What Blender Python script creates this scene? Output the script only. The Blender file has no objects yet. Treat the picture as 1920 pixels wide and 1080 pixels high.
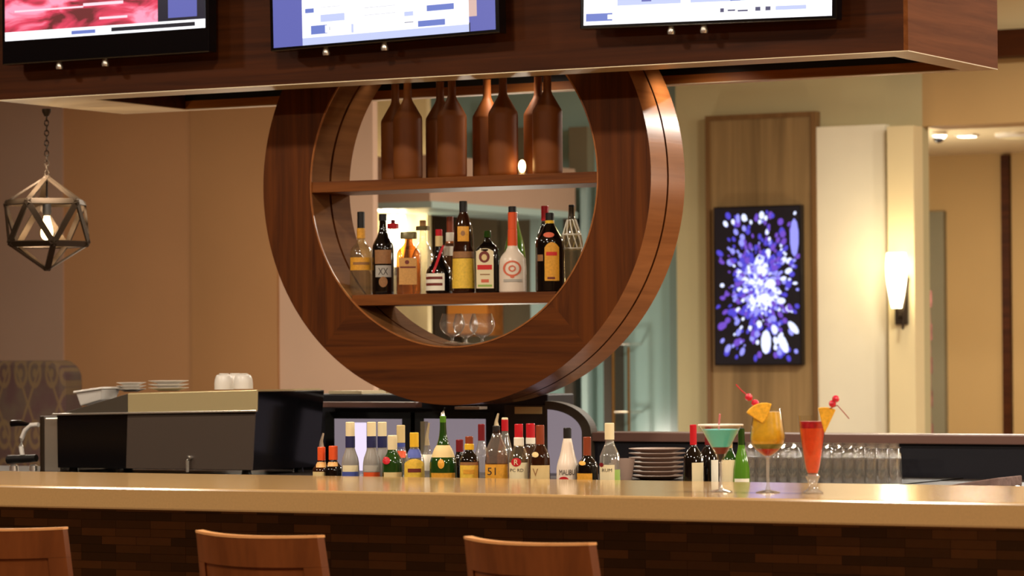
import bpy, bmesh, math, random
from mathutils import Vector, Matrix
random.seed(7)
PI = math.pi
scene = bpy.context.scene
COL = scene.collection

# ------------------------------------------------------------------ camera
F = 6075.0                       # focal length in pixels of the 1920 px wide frame
YAW, PITCH, ROLL = math.radians(29.0), math.atan(125.0 / F), math.radians(0.366)
CAMZ = 1.42
CM = Matrix.Rotation(YAW, 3, 'Z') @ Matrix.Rotation(PI / 2 + PITCH, 3, 'X') @ Matrix.Rotation(-ROLL, 3, 'Z')
CO = Vector((0, 0, CAMZ))
def ray(px, py): return CM @ Vector(((px - 960) / F, (540 - py) / F, -1.0))
def aty(px, py, y):
    d = ray(px, py); return CO + d * (y / d.y)
def atz(px, py, z):
    d = ray(px, py); return CO + d * ((z - CAMZ) / d.z)
def xat(px, y, py=600): return aty(px, py, y).x
def zat(px, py, y): return aty(px, py, y).z
def ppm(px, y, py=600):          # pixels per metre at that place
    d = ray(px, py); t = y / d.y
    return F / t

cam = bpy.data.cameras.new('camera'); cam.sensor_width = 36; cam.lens = F / 1920 * 36
cam.dof.use_dof = True; cam.dof.focus_distance = 9.9; cam.dof.aperture_fstop = 6.3
cam.clip_end = 100
co = bpy.data.objects.new('camera', cam); COL.objects.link(co)
co.matrix_world = Matrix.Translation(CO) @ CM.to_4x4()
scene.camera = co

# ------------------------------------------------------------------ materials
def L(r, g, b):
    f = lambda c: (c / 255 / 12.92) if c / 255 <= .04045 else ((c / 255 + .055) / 1.055) ** 2.4
    return (f(r), f(g), f(b), 1)
def newmat(name):
    m = bpy.data.materials.new(name); m.use_nodes = True
    nt = m.node_tree; return m, nt, nt.nodes['Principled BSDF']
def mat(name, rgb, rough=.5, metal=0.0, trans=0.0, ior=1.45, spec=.5, noise=0.0, nscale=30, coat=0.0, bump=0.0):
    m, nt, b = newmat(name)
    c = L(*rgb)
    b.inputs['Base Color'].default_value = c
    b.inputs['Roughness'].default_value = rough; b.inputs['Metallic'].default_value = metal
    b.inputs['Transmission Weight'].default_value = trans; b.inputs['IOR'].default_value = ior
    b.inputs['Specular IOR Level'].default_value = spec; b.inputs['Coat Weight'].default_value = coat
    if noise or bump:
        tc = nt.nodes.new('ShaderNodeTexCoord'); n = nt.nodes.new('ShaderNodeTexNoise')
        n.inputs['Scale'].default_value = nscale; n.inputs['Detail'].default_value = 4
        nt.links.new(tc.outputs['Object'], n.inputs['Vector'])
        if noise:
            r = nt.nodes.new('ShaderNodeValToRGB')
            r.color_ramp.elements[0].position = .3; r.color_ramp.elements[1].position = .7
            r.color_ramp.elements[0].color = tuple(v * (1 - noise) for v in c[:3]) + (1,)
            r.color_ramp.elements[1].color = tuple(min(1, v * (1 + noise)) for v in c[:3]) + (1,)
            nt.links.new(n.outputs['Fac'], r.inputs['Fac']); nt.links.new(r.outputs['Color'], b.inputs['Base Color'])
        if bump:
            bp = nt.nodes.new('ShaderNodeBump'); bp.inputs['Strength'].default_value = bump; bp.inputs['Distance'].default_value = .01
            nt.links.new(n.outputs['Fac'], bp.inputs['Height']); nt.links.new(bp.outputs['Normal'], b.inputs['Normal'])
    return m
def emit(name, rgb, s=1.0):
    s = s * .86
    m, nt, b = newmat(name)
    b.inputs['Base Color'].default_value = (0.01, .01, .01, 1)
    b.inputs['Emission Color'].default_value = L(*rgb); b.inputs['Emission Strength'].default_value = s
    b.inputs['Roughness'].default_value = .3
    return m
def glass(name, rgb, refl=1.0, haze=0.0):  # thin clear glass: light passes, edges shine
    m, nt, b = newmat(name); out = nt.nodes['Material Output']; nt.nodes.remove(b)
    t = nt.nodes.new('ShaderNodeBsdfTransparent'); t.inputs['Color'].default_value = tuple(v / 255 for v in rgb) + (1,)
    g = nt.nodes.new('ShaderNodeBsdfGlossy'); g.inputs['Roughness'].default_value = .05
    g.inputs['Color'].default_value = (1, 1, 1, 1)
    lw = nt.nodes.new('ShaderNodeLayerWeight'); lw.inputs['Blend'].default_value = .5
    pw = nt.nodes.new('ShaderNodeMath'); pw.operation = 'POWER'; pw.inputs[1].default_value = 3.0
    nt.links.new(lw.outputs['Facing'], pw.inputs[0])
    mu = nt.nodes.new('ShaderNodeMath'); mu.operation = 'MULTIPLY_ADD'; mu.inputs[1].default_value = .7 * refl; mu.inputs[2].default_value = .05 * refl
    nt.links.new(pw.outputs[0], mu.inputs[0])
    mx = nt.nodes.new('ShaderNodeMixShader')
    nt.links.new(mu.outputs[0], mx.inputs['Fac']); nt.links.new(t.outputs[0], mx.inputs[1]); nt.links.new(g.outputs[0], mx.inputs[2])
    pe = nt.nodes.new('ShaderNodeMath'); pe.operation = 'POWER'; pe.inputs[1].default_value = 2.2
    nt.links.new(lw.outputs['Facing'], pe.inputs[0])
    ec = nt.nodes.new('ShaderNodeMix'); ec.data_type = 'RGBA'
    ec.inputs['A'].default_value = tuple(v / 255 for v in rgb) + (1,); ec.inputs['B'].default_value = tuple(v / 255 * .38 for v in rgb) + (1,)
    nt.links.new(pe.outputs[0], ec.inputs['Factor']); nt.links.new(ec.outputs['Result'], t.inputs['Color'])
    sh = mx
    if haze:
        d = nt.nodes.new('ShaderNodeBsdfTranslucent'); d.inputs['Color'].default_value = (.9, .88, .84, 1)
        d2 = nt.nodes.new('ShaderNodeBsdfDiffuse'); d2.inputs['Color'].default_value = (.9, .88, .84, 1)
        ad = nt.nodes.new('ShaderNodeMixShader'); nt.links.new(d.outputs[0], ad.inputs[1]); nt.links.new(d2.outputs[0], ad.inputs[2])
        m2 = nt.nodes.new('ShaderNodeMixShader'); m2.inputs['Fac'].default_value = haze
        nt.links.new(mx.outputs[0], m2.inputs[1]); nt.links.new(ad.outputs[0], m2.inputs[2]); sh = m2
    nt.links.new(sh.outputs[0], out.inputs['Surface'])
    return m
def wood(name, dark, light, axis='x', rough=.4, scale=1.0, mitre=False, contrast=(.35, .68), coat=0.0, spec=.35):
    m, nt, b = newmat(name); N = nt.nodes.new; K = nt.links.new
    tc = N('ShaderNodeTexCoord')
    def grain(ax):
        mp = N('ShaderNodeMapping'); s = [26.0, 26.0, 26.0]; s['xyz'.index(ax)] = 1.1
        mp.inputs['Scale'].default_value = [v * scale for v in s]
        K(tc.outputs['Object'], mp.inputs['Vector'])
        n = N('ShaderNodeTexNoise'); n.inputs['Scale'].default_value = 1.0; n.inputs['Detail'].default_value = 6
        n.inputs['Roughness'].default_value = .62; n.inputs['Distortion'].default_value = .6
        K(mp.outputs[0], n.inputs['Vector']); return n.outputs['Fac']
    fac = grain(axis)
    if mitre:                                     # sides run upright, top and bottom run level
        f2 = grain('x'); sp = N('ShaderNodeSeparateXYZ'); K(tc.outputs['Object'], sp.inputs[0])
        a1 = N('ShaderNodeMath'); a1.operation = 'ABSOLUTE'; K(sp.outputs['X'], a1.inputs[0])
        a2 = N('ShaderNodeMath'); a2.operation = 'ABSOLUTE'; K(sp.outputs['Z'], a2.inputs[0])
        a3 = N('ShaderNodeMath'); a3.operation = 'MULTIPLY'; a3.inputs[1].default_value = .92; K(a2.outputs[0], a3.inputs[0])
        gt = N('ShaderNodeMath'); gt.operation = 'GREATER_THAN'; K(a3.outputs[0], gt.inputs[0]); K(a1.outputs[0], gt.inputs[1])
        mx = N('ShaderNodeMix'); mx.data_type = 'FLOAT'
        K(gt.outputs[0], mx.inputs['Factor']); K(fac, mx.inputs['A']); K(f2, mx.inputs['B']); fac = mx.outputs['Result']
    r = N('ShaderNodeValToRGB'); e = r.color_ramp.elements
    e[0].position, e[1].position = contrast; e[0].color = L(*dark); e[1].color = L(*light)
    K(fac, r.inputs['Fac']); K(r.outputs['Color'], b.inputs['Base Color'])
    b.inputs['Roughness'].default_value = rough; b.inputs['Coat Weight'].default_value = coat; b.inputs['Specular IOR Level'].default_value = spec
    bp = N('ShaderNodeBump'); bp.inputs['Strength'].default_value = .12; bp.inputs['Distance'].default_value = .004
    K(fac, bp.inputs['Height']); K(bp.outputs['Normal'], b.inputs['Normal'])
    return m

M = {}
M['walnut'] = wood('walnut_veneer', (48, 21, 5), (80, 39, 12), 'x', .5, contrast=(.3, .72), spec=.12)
M['walnut_side_lit'] = wood('walnut_end_veneer_lit', (106, 60, 28), (134, 80, 42), 'y', .6, spec=.03)  # lighter than the front veneer: light from the right put into the colour
M['ring'] = wood('walnut_ring_face', (68, 31, 6), (106, 54, 14), 'z', .48, mitre=True, spec=.15)
M['ring_edge_lit'] = wood('walnut_ring_edge_lit', (140, 84, 44), (170, 106, 58), 'y', .26, scale=.7)  # brighter than the face, light falling from the right mixed into its colour
M['ring_inner'] = wood('walnut_ring_inside', (98, 62, 34), (126, 84, 48), 'y', .6, scale=.7, spec=.02)
M['shelf'] = wood('walnut_shelf', (92, 48, 17), (134, 76, 30), 'x', .45, spec=.2)
M['pale_wood'] = wood('pale_underside', (236, 218, 180), (246, 232, 200), 'x', .4, scale=.6)
M['orange_wood'] = wood('honey_wood', (150, 88, 36), (190, 118, 54), 'x', .4)
M['panel_wood'] = wood('driftwood_panel', (118, 94, 60), (160, 130, 86), 'z', .5, scale=.35)
M['panel_edge'] = wood('panel_edge_wood', (104, 74, 40), (126, 92, 54), 'z', .5, scale=.5)
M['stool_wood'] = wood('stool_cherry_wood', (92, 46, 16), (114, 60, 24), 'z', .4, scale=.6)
M['stool_highlight'] = wood('stool_edge_highlight', (210, 146, 88), (232, 170, 110), 'x', .3)  # bright highlight along the backrest top, put into the wood colour
M['black'] = mat('black_satin', (14, 12, 12), .45)
M['black_gloss'] = mat('black_gloss', (10, 9, 12), .12)
M['dark_grey'] = mat('dark_grey', (58, 50, 46), .4)
M['warm_grey'] = mat('warm_grey_panel', (78, 66, 58), .4)
M['navy'] = mat('navy_black', (16, 14, 26), .5)
M['chrome'] = mat('chrome', (226, 222, 214), .2, .85)
M['steel'] = mat('brushed_steel', (206, 192, 158), .34, .8)
M['tray'] = mat('polished_tray', (214, 196, 148), .3, .45)
M['brass'] = mat('dark_bronze', (60, 48, 36), .42, .6)
M['gold_metal'] = mat('brass_bar', (150, 110, 60), .35, 1.0)
M['white'] = mat('white_china', (236, 230, 222), .3)
M['cream_paint'] = mat('cream_paint', (222, 204, 158), .6, noise=.02, nscale=3)
M['mauve'] = mat('mauve_paint', (164, 136, 118), .7, noise=.03, nscale=2)
M['tan'] = mat('tan_paint', (172, 128, 88), .7, noise=.03, nscale=2)
M['tan_dark'] = mat('deep_tan_paint', (162, 120, 78), .7, noise=.03, nscale=2)
M['pink_beige'] = mat('pink_beige_paint', (188, 158, 136), .7, noise=.03, nscale=2)
M['olive'] = mat('olive_beige_paint', (186, 174, 132), .7, noise=.02, nscale=2)
M['ochre'] = mat('ochre_paint', (182, 148, 96), .65, noise=.02, nscale=2)
M['white_panel'] = mat('white_stone_panel', (232, 224, 198), .35, noise=.02, nscale=4)
M['ceiling'] = mat('ceiling_paint', (226, 208, 170), .8, noise=.01)
M['floor'] = wood('floor_planks', (92, 60, 38), (120, 84, 54), 'x', .35, scale=.3)
M['teal'] = mat('frosted_teal_glass', (158, 190, 184), .22, noise=.03, nscale=2)
M['teal_dark'] = mat('teal_edge_glass', (136, 160, 154), .25)
M['teal_light'] = mat('pale_teal_trim', (178, 204, 200), .3)
M['grey_olive'] = mat('grey_olive_paint', (128, 120, 96), .6, noise=.03, nscale=3)
M['umber'] = mat('umber_paint', (70, 60, 48), .6)
M['top_stone'] = mat('tan_solid_surface', (182, 146, 96), .13, noise=.05, nscale=160, spec=.6)
M['ledge'] = mat('mauve_brown_laminate', (122, 90, 80), .35)
M['red'] = mat('red_foil', (190, 20, 34), .35)
M['dark_red'] = mat('dark_red_foil', (120, 16, 26), .4)
M['orange'] = mat('orange_wax', (224, 84, 34), .4)
M['rust'] = mat('rust_foil', (134, 56, 26), .4)
M['yellow'] = mat('yellow_foil', (230, 184, 44), .4)
M['gold_label'] = mat('gold_label', (222, 158, 48), .45, noise=.12, nscale=160)
M['yellow_label'] = mat('yellow_label', (232, 190, 66), .5, noise=.12, nscale=140)
M['amber_label'] = mat('amber_label', (204, 152, 84), .5, noise=.1, nscale=140)
M['cream_label'] = mat('cream_label', (232, 218, 178), .55)
M['tan_label'] = mat('tan_label', (222, 196, 138), .55)
M['white_label'] = mat('white_label', (240, 234, 216), .55)
M['brown_label'] = mat('brown_label', (150, 104, 62), .5, noise=.1, nscale=120)
M['grey_print'] = mat('grey_print', (176, 170, 160), .5)
M['green_label'] = mat('lime_label', (150, 180, 84), .5)
M['navy_label'] = mat('navy_label', (30, 34, 84), .45)
M['red_print'] = mat('red_print', (206, 36, 32), .5)
M['orange_print'] = mat('coral_print', (214, 106, 76), .5)
M['dark_print'] = mat('dark_print', (46, 34, 28), .5)
M['brown_print'] = mat('brown_print', (112, 40, 30), .5)
M['blue_print'] = mat('blue_print', (70, 84, 160), .5)
M['white_body'] = mat('white_ceramic_body', (230, 214, 196), .28)
M['matte_brown'] = mat('matte_bronze_bottle', (120, 66, 26), .5, metal=.05, noise=.08, spec=.3, nscale=12)
M['dark_glass'] = mat('black_bottle_glass', (12, 9, 8), .08, coat=.3)
M['brown_glass'] = mat('brown_bottle_glass', (44, 20, 10), .08, coat=.3)
M['green_glass'] = mat('green_bottle_glass', (30, 62, 20), .08, coat=.3)
M['bright_green'] = mat('leaf_green_glass', (78, 128, 36), .08, coat=.3)
M['clear'] = glass('clear_bottle_glass', (236, 238, 230), 2.0, .12)
M['pale_gold'] = glass('pale_gold_spirit_bottle', (222, 204, 142), 2.0, .04)
M['amber'] = glass('amber_spirit_bottle', (196, 104, 34), 1.3, .03)
M['frost'] = mat('frosted_grey_glass', (170, 164, 158), .3, trans=.35, ior=1.3)
M['thin'] = glass('thin_clear_glass', (244, 244, 240))
M['stack_glass'] = glass('smoky_clear_glass', (250, 248, 244), 1.9, .03)
M['stem_glass'] = glass('stem_glass', (244, 244, 240), 2.2, .22)
M['snifter'] = glass('snifter_glass', (240, 240, 236), 2.0, .10)
M['olive_stopper'] = mat('olive_bronze_stopper', (104, 92, 56), .35, metal=.3)
M['cork'] = mat('cork_wood', (160, 116, 64), .6)
M['teal_drink'] = mat('turquoise_cocktail', (96, 246, 255), .25)
M['yellow_drink'] = mat('yellow_cocktail', (226, 172, 40), .3, noise=.15, nscale=60)
M['green_drink'] = mat('green_layer', (120, 124, 40), .3)
M['red_drink'] = mat('red_layer', (206, 40, 36), .3)
M['orange_drink'] = mat('orange_red_cocktail', (232, 76, 34), .3, noise=.12, nscale=60)
M['pineapple'] = mat('pineapple_flesh', (236, 176, 44), .5, noise=.2, nscale=120)
M['rind'] = mat('pineapple_rind', (120, 104, 40), .7)
M['cherry'] = mat('cherry_red', (214, 24, 52), .15, coat=.6)
M['stem'] = mat('cherry_stem', (150, 60, 40), .6)
M['pink'] = mat('pink_pick', (226, 110, 110), .4)
M['sugar'] = mat('sugar_rim', (246, 238, 226), .8, bump=.4, nscale=400)

# ------------------------------------------------------------------ object helpers
def tag(o, label=None, cat=None, group=None, kind=None):
    if label: o['label'] = label
    if cat: o['category'] = cat
    if group: o['group'] = group
    if kind: o['kind'] = kind
    return o
def thing(name, label, cat, loc, rz=0.0, group=None):
    o = bpy.data.objects.new(name, None); COL.objects.link(o); o.empty_display_size = .05
    o.location = loc; o.rotation_euler = (0, 0, rz)
    return tag(o, label, cat, group)
KEEP = [False]
def obj(name, bm, m, parent=None, loc=None, smooth=False, bevel=0.0, seg=2):
    me = bpy.data.meshes.new(name)
    if not KEEP[0]: bmesh.ops.recalc_face_normals(bm, faces=bm.faces)
    KEEP[0] = False
    bm.to_mesh(me); bm.free()
    for mm in (m if isinstance(m, (list, tuple)) else [m]): me.materials.append(mm)
    if smooth:
        for p in me.polygons: p.use_smooth = True
        me.set_sharp_from_angle(angle=math.radians(42))
    o = bpy.data.objects.new(name, me); COL.objects.link(o)
    if parent: o.parent = parent
    if loc is not None: o.location = loc
    if bevel:
        b = o.modifiers.new('bevel', 'BEVEL'); b.width = bevel; b.segments = seg; b.limit_method = 'ANGLE'
    return o
def box(bm, x0, x1, y0, y1, z0, z1, mi=0):
    vs = [bm.verts.new((x, y, z)) for x in (x0, x1) for y in (y0, y1) for z in (z0, z1)]
    for f in ((0, 1, 3, 2), (4, 6, 7, 5), (0, 4, 5, 1), (2, 3, 7, 6), (0, 2, 6, 4), (1, 5, 7, 3)):
        bm.faces.new([vs[i] for i in f]).material_index = mi
    return vs
def boxo(name, x0, x1, y0, y1, z0, z1, m, parent=None, bevel=0.0, off=(0, 0, 0)):
    bm = bmesh.new(); box(bm, x0 - off[0], x1 - off[0], y0 - off[1], y1 - off[1], z0 - off[2], z1 - off[2])
    return obj(name, bm, m, parent, bevel=bevel)
def struct(name, x0, x1, y0, y1, z0, z1, m, bevel=0.0):
    return tag(boxo(name, x0, x1, y0, y1, z0, z1, m, bevel=bevel), kind='structure')
def tube(bm, pts, r, n=8, closed=False, mi=0):
    pts = [Vector(p) for p in pts]; rings = []
    rs = r if isinstance(r, (list, tuple)) else [r] * len(pts)
    for i, p in enumerate(pts):
        a = pts[max(i - 1, 0)]; b = pts[min(i + 1, len(pts) - 1)]; d = (b - a).normalized()
        up = Vector((0, 0, 1)) if abs(d.z) < .95 else Vector((1, 0, 0))
        s = d.cross(up).normalized(); t = d.cross(s).normalized()
        rings.append([bm.verts.new(p + (s * math.cos(2 * PI * k / n) + t * math.sin(2 * PI * k / n)) * rs[i]) for k in range(n)])
    for i in range(len(rings) - 1):
        for k in range(n):
            bm.faces.new([rings[i][k], rings[i][(k + 1) % n], rings[i + 1][(k + 1) % n], rings[i + 1][k]]).material_index = mi
    bm.faces.new(rings[0]).material_index = mi; bm.faces.new(rings[-1]).material_index = mi
def bar(bm, a, b, w, t, ref):     # flat strip from a to b, wide across, thin towards ref
    a, b, ref = Vector(a), Vector(b), Vector(ref)
    d = (b - a).normalized(); n = (ref - d * ref.dot(d)).normalized(); s = d.cross(n)
    vs = [bm.verts.new(p + s * (i * w / 2) + n * (j * t / 2)) for p in (a, b) for i, j in ((-1, -1), (1, -1), (1, 1), (-1, 1))]
    for f in ((0, 1, 2, 3), (7, 6, 5, 4), (0, 4, 5, 1), (1, 5, 6, 2), (2, 6, 7, 3), (3, 7, 4, 0)): bm.faces.new([vs[i] for i in f])
def ball(bm, c, r, sx=1, sy=1, sz=1, u=14, v=10):
    g = bmesh.ops.create_uvsphere(bm, u_segments=u, v_segments=v, radius=r)
    for q in g['verts']: q.co = Vector((q.co.x * sx, q.co.y * sy, q.co.z * sz)) + Vector(c)
def cs(t, n, asp):               # cross-section point at angle t, superellipse exponent n, depth ratio asp
    c, s = math.cos(t), math.sin(t)
    return (math.copysign(abs(c) ** (2 / n), c), math.copysign(abs(s) ** (2 / n), s) * asp)
def lathe(bm, prof, seg=28, n=2, asp=1.0, cap0=True, cap1=True):
    rings = []
    for r, z in prof:
        if r <= 1e-6: rings.append([bm.verts.new((0, 0, z))])
        else: rings.append([bm.verts.new((r * cs(2 * PI * k / seg, n, asp)[0], r * cs(2 * PI * k / seg, n, asp)[1], z)) for k in range(seg)])
    for a, b in zip(rings, rings[1:]):
        for k in range(seg):
            k2 = (k + 1) % seg
            if len(a) == 1 and len(b) == 1: continue
            if len(a) == 1: bm.faces.new([a[0], b[k], b[k2]])
            elif len(b) == 1: bm.faces.new([a[k], a[k2], b[0]])
            else: bm.faces.new([a[k], a[k2], b[k2], b[k]])
    if cap0 and len(rings[0]) > 1: bm.faces.new(rings[0])
    if cap1 and len(rings[-1]) > 1: bm.faces.new(rings[-1])
def smoothprof(p, it=2):         # round a profile between its points
    for _ in range(it):
        q = [p[0]]
        for a, b in zip(p, p[1:]):
            q.append((a[0] * .75 + b[0] * .25, a[1] * .75 + b[1] * .25)); q.append((a[0] * .25 + b[0] * .75, a[1] * .25 + b[1] * .75))
        q.append(p[-1]); p = q
    return p

# ================================================================== SETTING
YC0, YC1, ZC = 7.13, 8.02, 1.07          # bar top: front edge, back edge, height
YS0, YS1, ZS = 9.80, 10.62, 2.396         # hung soffit over the back bar
YR = 10.13                               # face of the round shelf
YW = 18.5                                # far wall
HI = 3.75
XL, XR = -16.5, 7.0
struct('floor', XL, XR, -1.5, 25, -.1, 0, M['floor'])
struct('ceiling', XL, XR, -1.5, 25, HI, HI + .1, M['ceiling'])
struct('wall_left', XL - .15, XL, -1.5, 25, 0, HI, M['tan'])
struct('wall_right', XR, XR + .15, -1.5, 25, 0, HI, M['ochre'])
struct('wall_front', XL, XR, -1.65, -1.5, 0, HI, M['tan'])

# wall behind the bar at left: painted in broad upright bands
YL = 15.0
xs = [XL, xat(118, YL), xat(358, YL), xat(520, YL), xat(697, YL)]
for i, (m_, d) in enumerate((('mauve', 0), ('tan', .012), ('tan_dark', 0), ('pink_beige', .02))):
    struct('wall_back_left' if i == 0 else 'wall_back_left.%03d' % i, xs[i], xs[i + 1], YL + d, YL + .07, 0, HI, M[m_])

# far wall: cream column, glass front, painted wall, timber panel, stone panel, column, corridor
YP = 17.4
struct('wall_pillar', xat(696, YP), xat(802, YP), YP, YP + .05, 0, HI, M['cream_paint'])
xg0, xg1 = xat(808, YW) - 1.0, xat(1263, YW)
xq = lambda p, y=YW: xat(p, y)
struct('wall_rear', xg0 - 1.6, xg1, YW + .3, YW + .45, 0, HI, M['grey_olive'])
struct('window_1', xat(1000, YW), xg1, YW + .2, YW + .24, 0, HI, M['teal'])
struct('window_2', xg0, xat(1000, YW), YW + .2, YW + .24, zat(900, 366, YW), HI, M['teal'])
struct('trim_1', xq(1240), xg1 + .02, YW + .12, YW + .2, 0, HI, M['teal_dark'])
struct('trim_2', xq(984), xq(1001), YW + .08, YW + .2, 0, zat(990, 400, YW), M['teal_light'])
struct('trim_3', xq(1046), xq(1062), YW + .08, YW + .2, 0, zat(1050, 400, YW), M['umber'])
struct('trim_4', xq(1124), xq(1143), YW + .05, YW + .2, 0, zat(1130, 330, YW), M['umber'])
struct('trim_5', xq(1079), xq(1090), YW + .08, YW + .2, 0, zat(1085, 330, YW), M['teal_light'])
struct('trim_6', xq(1055), xq(1090), YW + .1, YW + .2, zat(1070, 322, YW), zat(1070, 236, YW), M['grey_olive'])
struct('trim_7', xq(874), xq(982), YW + .1, YW + .2, zat(900, 330, YW), zat(900, 240, YW), M['grey_olive'])
# bulkhead that runs back beside the glass
xb = aty(806, 382, 16.6).x
bh = bmesh.new(); zb = zat(806, 384, 16.6)
box(bh, xb - .5, xb, 16.6, 18.45, zb + .022, zb + .30)
tag(obj('trim_8', bh, M['pink_beige']), kind='structure')
struct('trim_9', xb - .5, xb + .012, 16.6, 18.46, zb - .018, zb + .022, M['teal_light'])
struct('door_1', xq(800), xq(827), YW + .1, YW + .28, 0, zat(812, 405, YW), M['umber'])
struct('door_2', xq(828), xq(900), YW + .24, YW + .29, zat(850, 470, YW), zat(850, 395, YW), M['grey_olive'])

xo0, xo1 = xg1, xat(1727, YW)
struct('wall_back', xo0, xo1, YW + .05, YW + .15, 0, HI, M['olive'])
zbk = zat(1800, 233, YW)
struct('wall_back_bulkhead', xo1, XR, YW + .05, YW + .4, zbk, HI, M['ochre'])
struct('trim_10', xo1 - .3, XR, YW - .1, YW + .05, zat(1890, 108, YW), zat(1890, 58, YW), M['walnut'])
struct('trim_11', xo1 - .3, XR, YW - .02, YW + .05, zat(1890, 58, YW), HI, M['cream_paint'])
struct('wall_back_column', xat(1666, YW - .1), xo1, YW - .1, YW + .05, 0, zat(1690, 236, YW - .1), M['cream_paint'])
# corridor beyond
YH = 23.0
struct('ceiling_corridor', xo1 - 4, XR, YW + .4, YH, zat(1800, 290, YH), zat(1800, 290, YH) + .1, M['ceiling'])
struct('wall_corridor_end', xo1 - 4, XR, YH, YH + .15, 0, HI, M['ochre'])
struct('door_3', xat(1700, YH), xat(1776, YH), YH - .06, YH, 0, zat(1750, 397, YH), M['grey_olive'])
struct('trim_12', xat(1883, YH), xat(1898, YH), YH - .05, YH, 0, zat(1890, 291, YH), M['walnut'])

# timber panel and stone panel on the far wall
p = thing('wall_panel', 'tall driftwood-grain timber panel behind the glowing digital sign', 'wall panel', (xat(1430, YW), YW + .05, 0))
x0, x1 = xat(1326, YW - .02), xat(1533, YW - .02)
zt = zat(1430, 213, YW - .02)
boxo('board', x0 + .03, x1 - .03, YW - .02, YW + .045, 0, zt - .03, M['panel_wood'], p, off=p.location)
bm = bmesh.new()
for a, b, c, d in ((x0, x0 + .03, 0, zt), (x1 - .03, x1, 0, zt), (x0 + .03, x1 - .03, zt - .03, zt)): box(bm, a - p.location.x, b - p.location.x, -.08, -.005, c, d)
obj('edge_frame', bm, M['panel_edge'], p)
o = boxo('stone_panel', xat(1536, YW), xat(1665, YW), YW - .02, YW + .048, 0, zat(1600, 236, YW), M['white_panel'])
tag(o, 'plain white stone wall panel between timber panel and lit sconce column', 'wall panel')

# ---------------------------------------------------------------- digital sign
ys = YW - .075
s0, s1 = aty(1342, 683, ys), aty(1499, 386, ys)
W, H = s1.x - s0.x, s1.z - s0.z
sg = thing('digital_sign', 'upright wall screen showing blue-white bursts of light on black', 'screen', ((s0.x + s1.x) / 2, ys, s0.z))
boxo('housing', -W / 2 - .008, W / 2 + .008, 0, .054, -.008, H + .008, M['black_gloss'], sg, bevel=.004)
E = [emit('sign_black', (12, 8, 28), .35), emit('sign_white', (214, 222, 255), 1.5), emit('sign_lilac', (150, 150, 250), 1.15),
     emit('sign_blue', (84, 74, 220), .95), emit('sign_violet', (120, 80, 210), .95)]
bm = bmesh.new()
def quad(bm, u0, v0, u1, v1, y, mi, w=1, h=1, ox=0):
    vs = [bm.verts.new((ox + u * w, y, v * h)) for u, v in ((u0, v0), (u1, v0), (u1, v1), (u0, v1))]
    bm.faces.new(vs).material_index = mi
quad(bm, -.5, 0, .5, 1, -.001, 0, W, H)
def blob(cx, cz, a, b, ang, mi, y):
    ca, sa = math.cos(ang), math.sin(ang); vs = []
    for k in range(10):
        q = 2 * PI * k / 10; ex, ez = a * math.cos(q), b * math.sin(q)
        X = min(max(cx + ex * ca - ez * sa, -W / 2), W / 2); Z = min(max(cz + ex * sa + ez * ca, 0), H)
        vs.append(bm.verts.new((X, y, Z)))
    bm.faces.new(vs).material_index = mi
ccx, ccz = .04 * W, .50 * H
for i in range(1000):
    rr = abs(random.gauss(0, .42)) if i > 330 else abs(random.gauss(0, .19)); an = random.random() * 2 * PI
    cx, cz = ccx + rr * W * .9 * math.cos(an), ccz + rr * H * .85 * math.sin(an)
    if not (-W * .48 < cx < W * .48 and H * .02 < cz < H * .98): continue
    dist = math.hypot((cx - ccx) / W, (cz - ccz) / H)
    a = (.006 + .016 * random.random()) * (1 + .5 * dist); b = a * (.55 + .35 * random.random())
    mi = random.choices((1, 2, 3, 4), ((4, 3, 2, 1) if dist < .2 else (1.2, 2, 4, 3)))[0]
    blob(cx, cz, a, b, math.atan2(cz - ccz, cx - ccx), mi, -.002 - i * 1.5e-6)
for cx, cz, a, b, ang, mi in ((.10, .14, .075, .034, 1.55, 1), (.30, .13, .065, .028, 2.0, 1), (.42, .23, .05, .022, 2.3, 1), (.20, .22, .03, .02, 1.9, 1),
                              (.44, .80, .12, .03, 1.57, 2), (.16, .51, .035, .03, 0, 1), (.08, .42, .04, .028, .4, 1), (.28, .40, .03, .02, 0, 1),
                              (-.35, .10, .03, .018, 1.0, 2), (-.18, .08, .028, .016, 1.2, 2), (-.22, .93, .03, .014, 1.6, 2)):
    blob(cx * W, cz * H, a, b, ang, mi, -.0045)
KEEP[0] = True
obj('screen', bm, E, sg)

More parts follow.
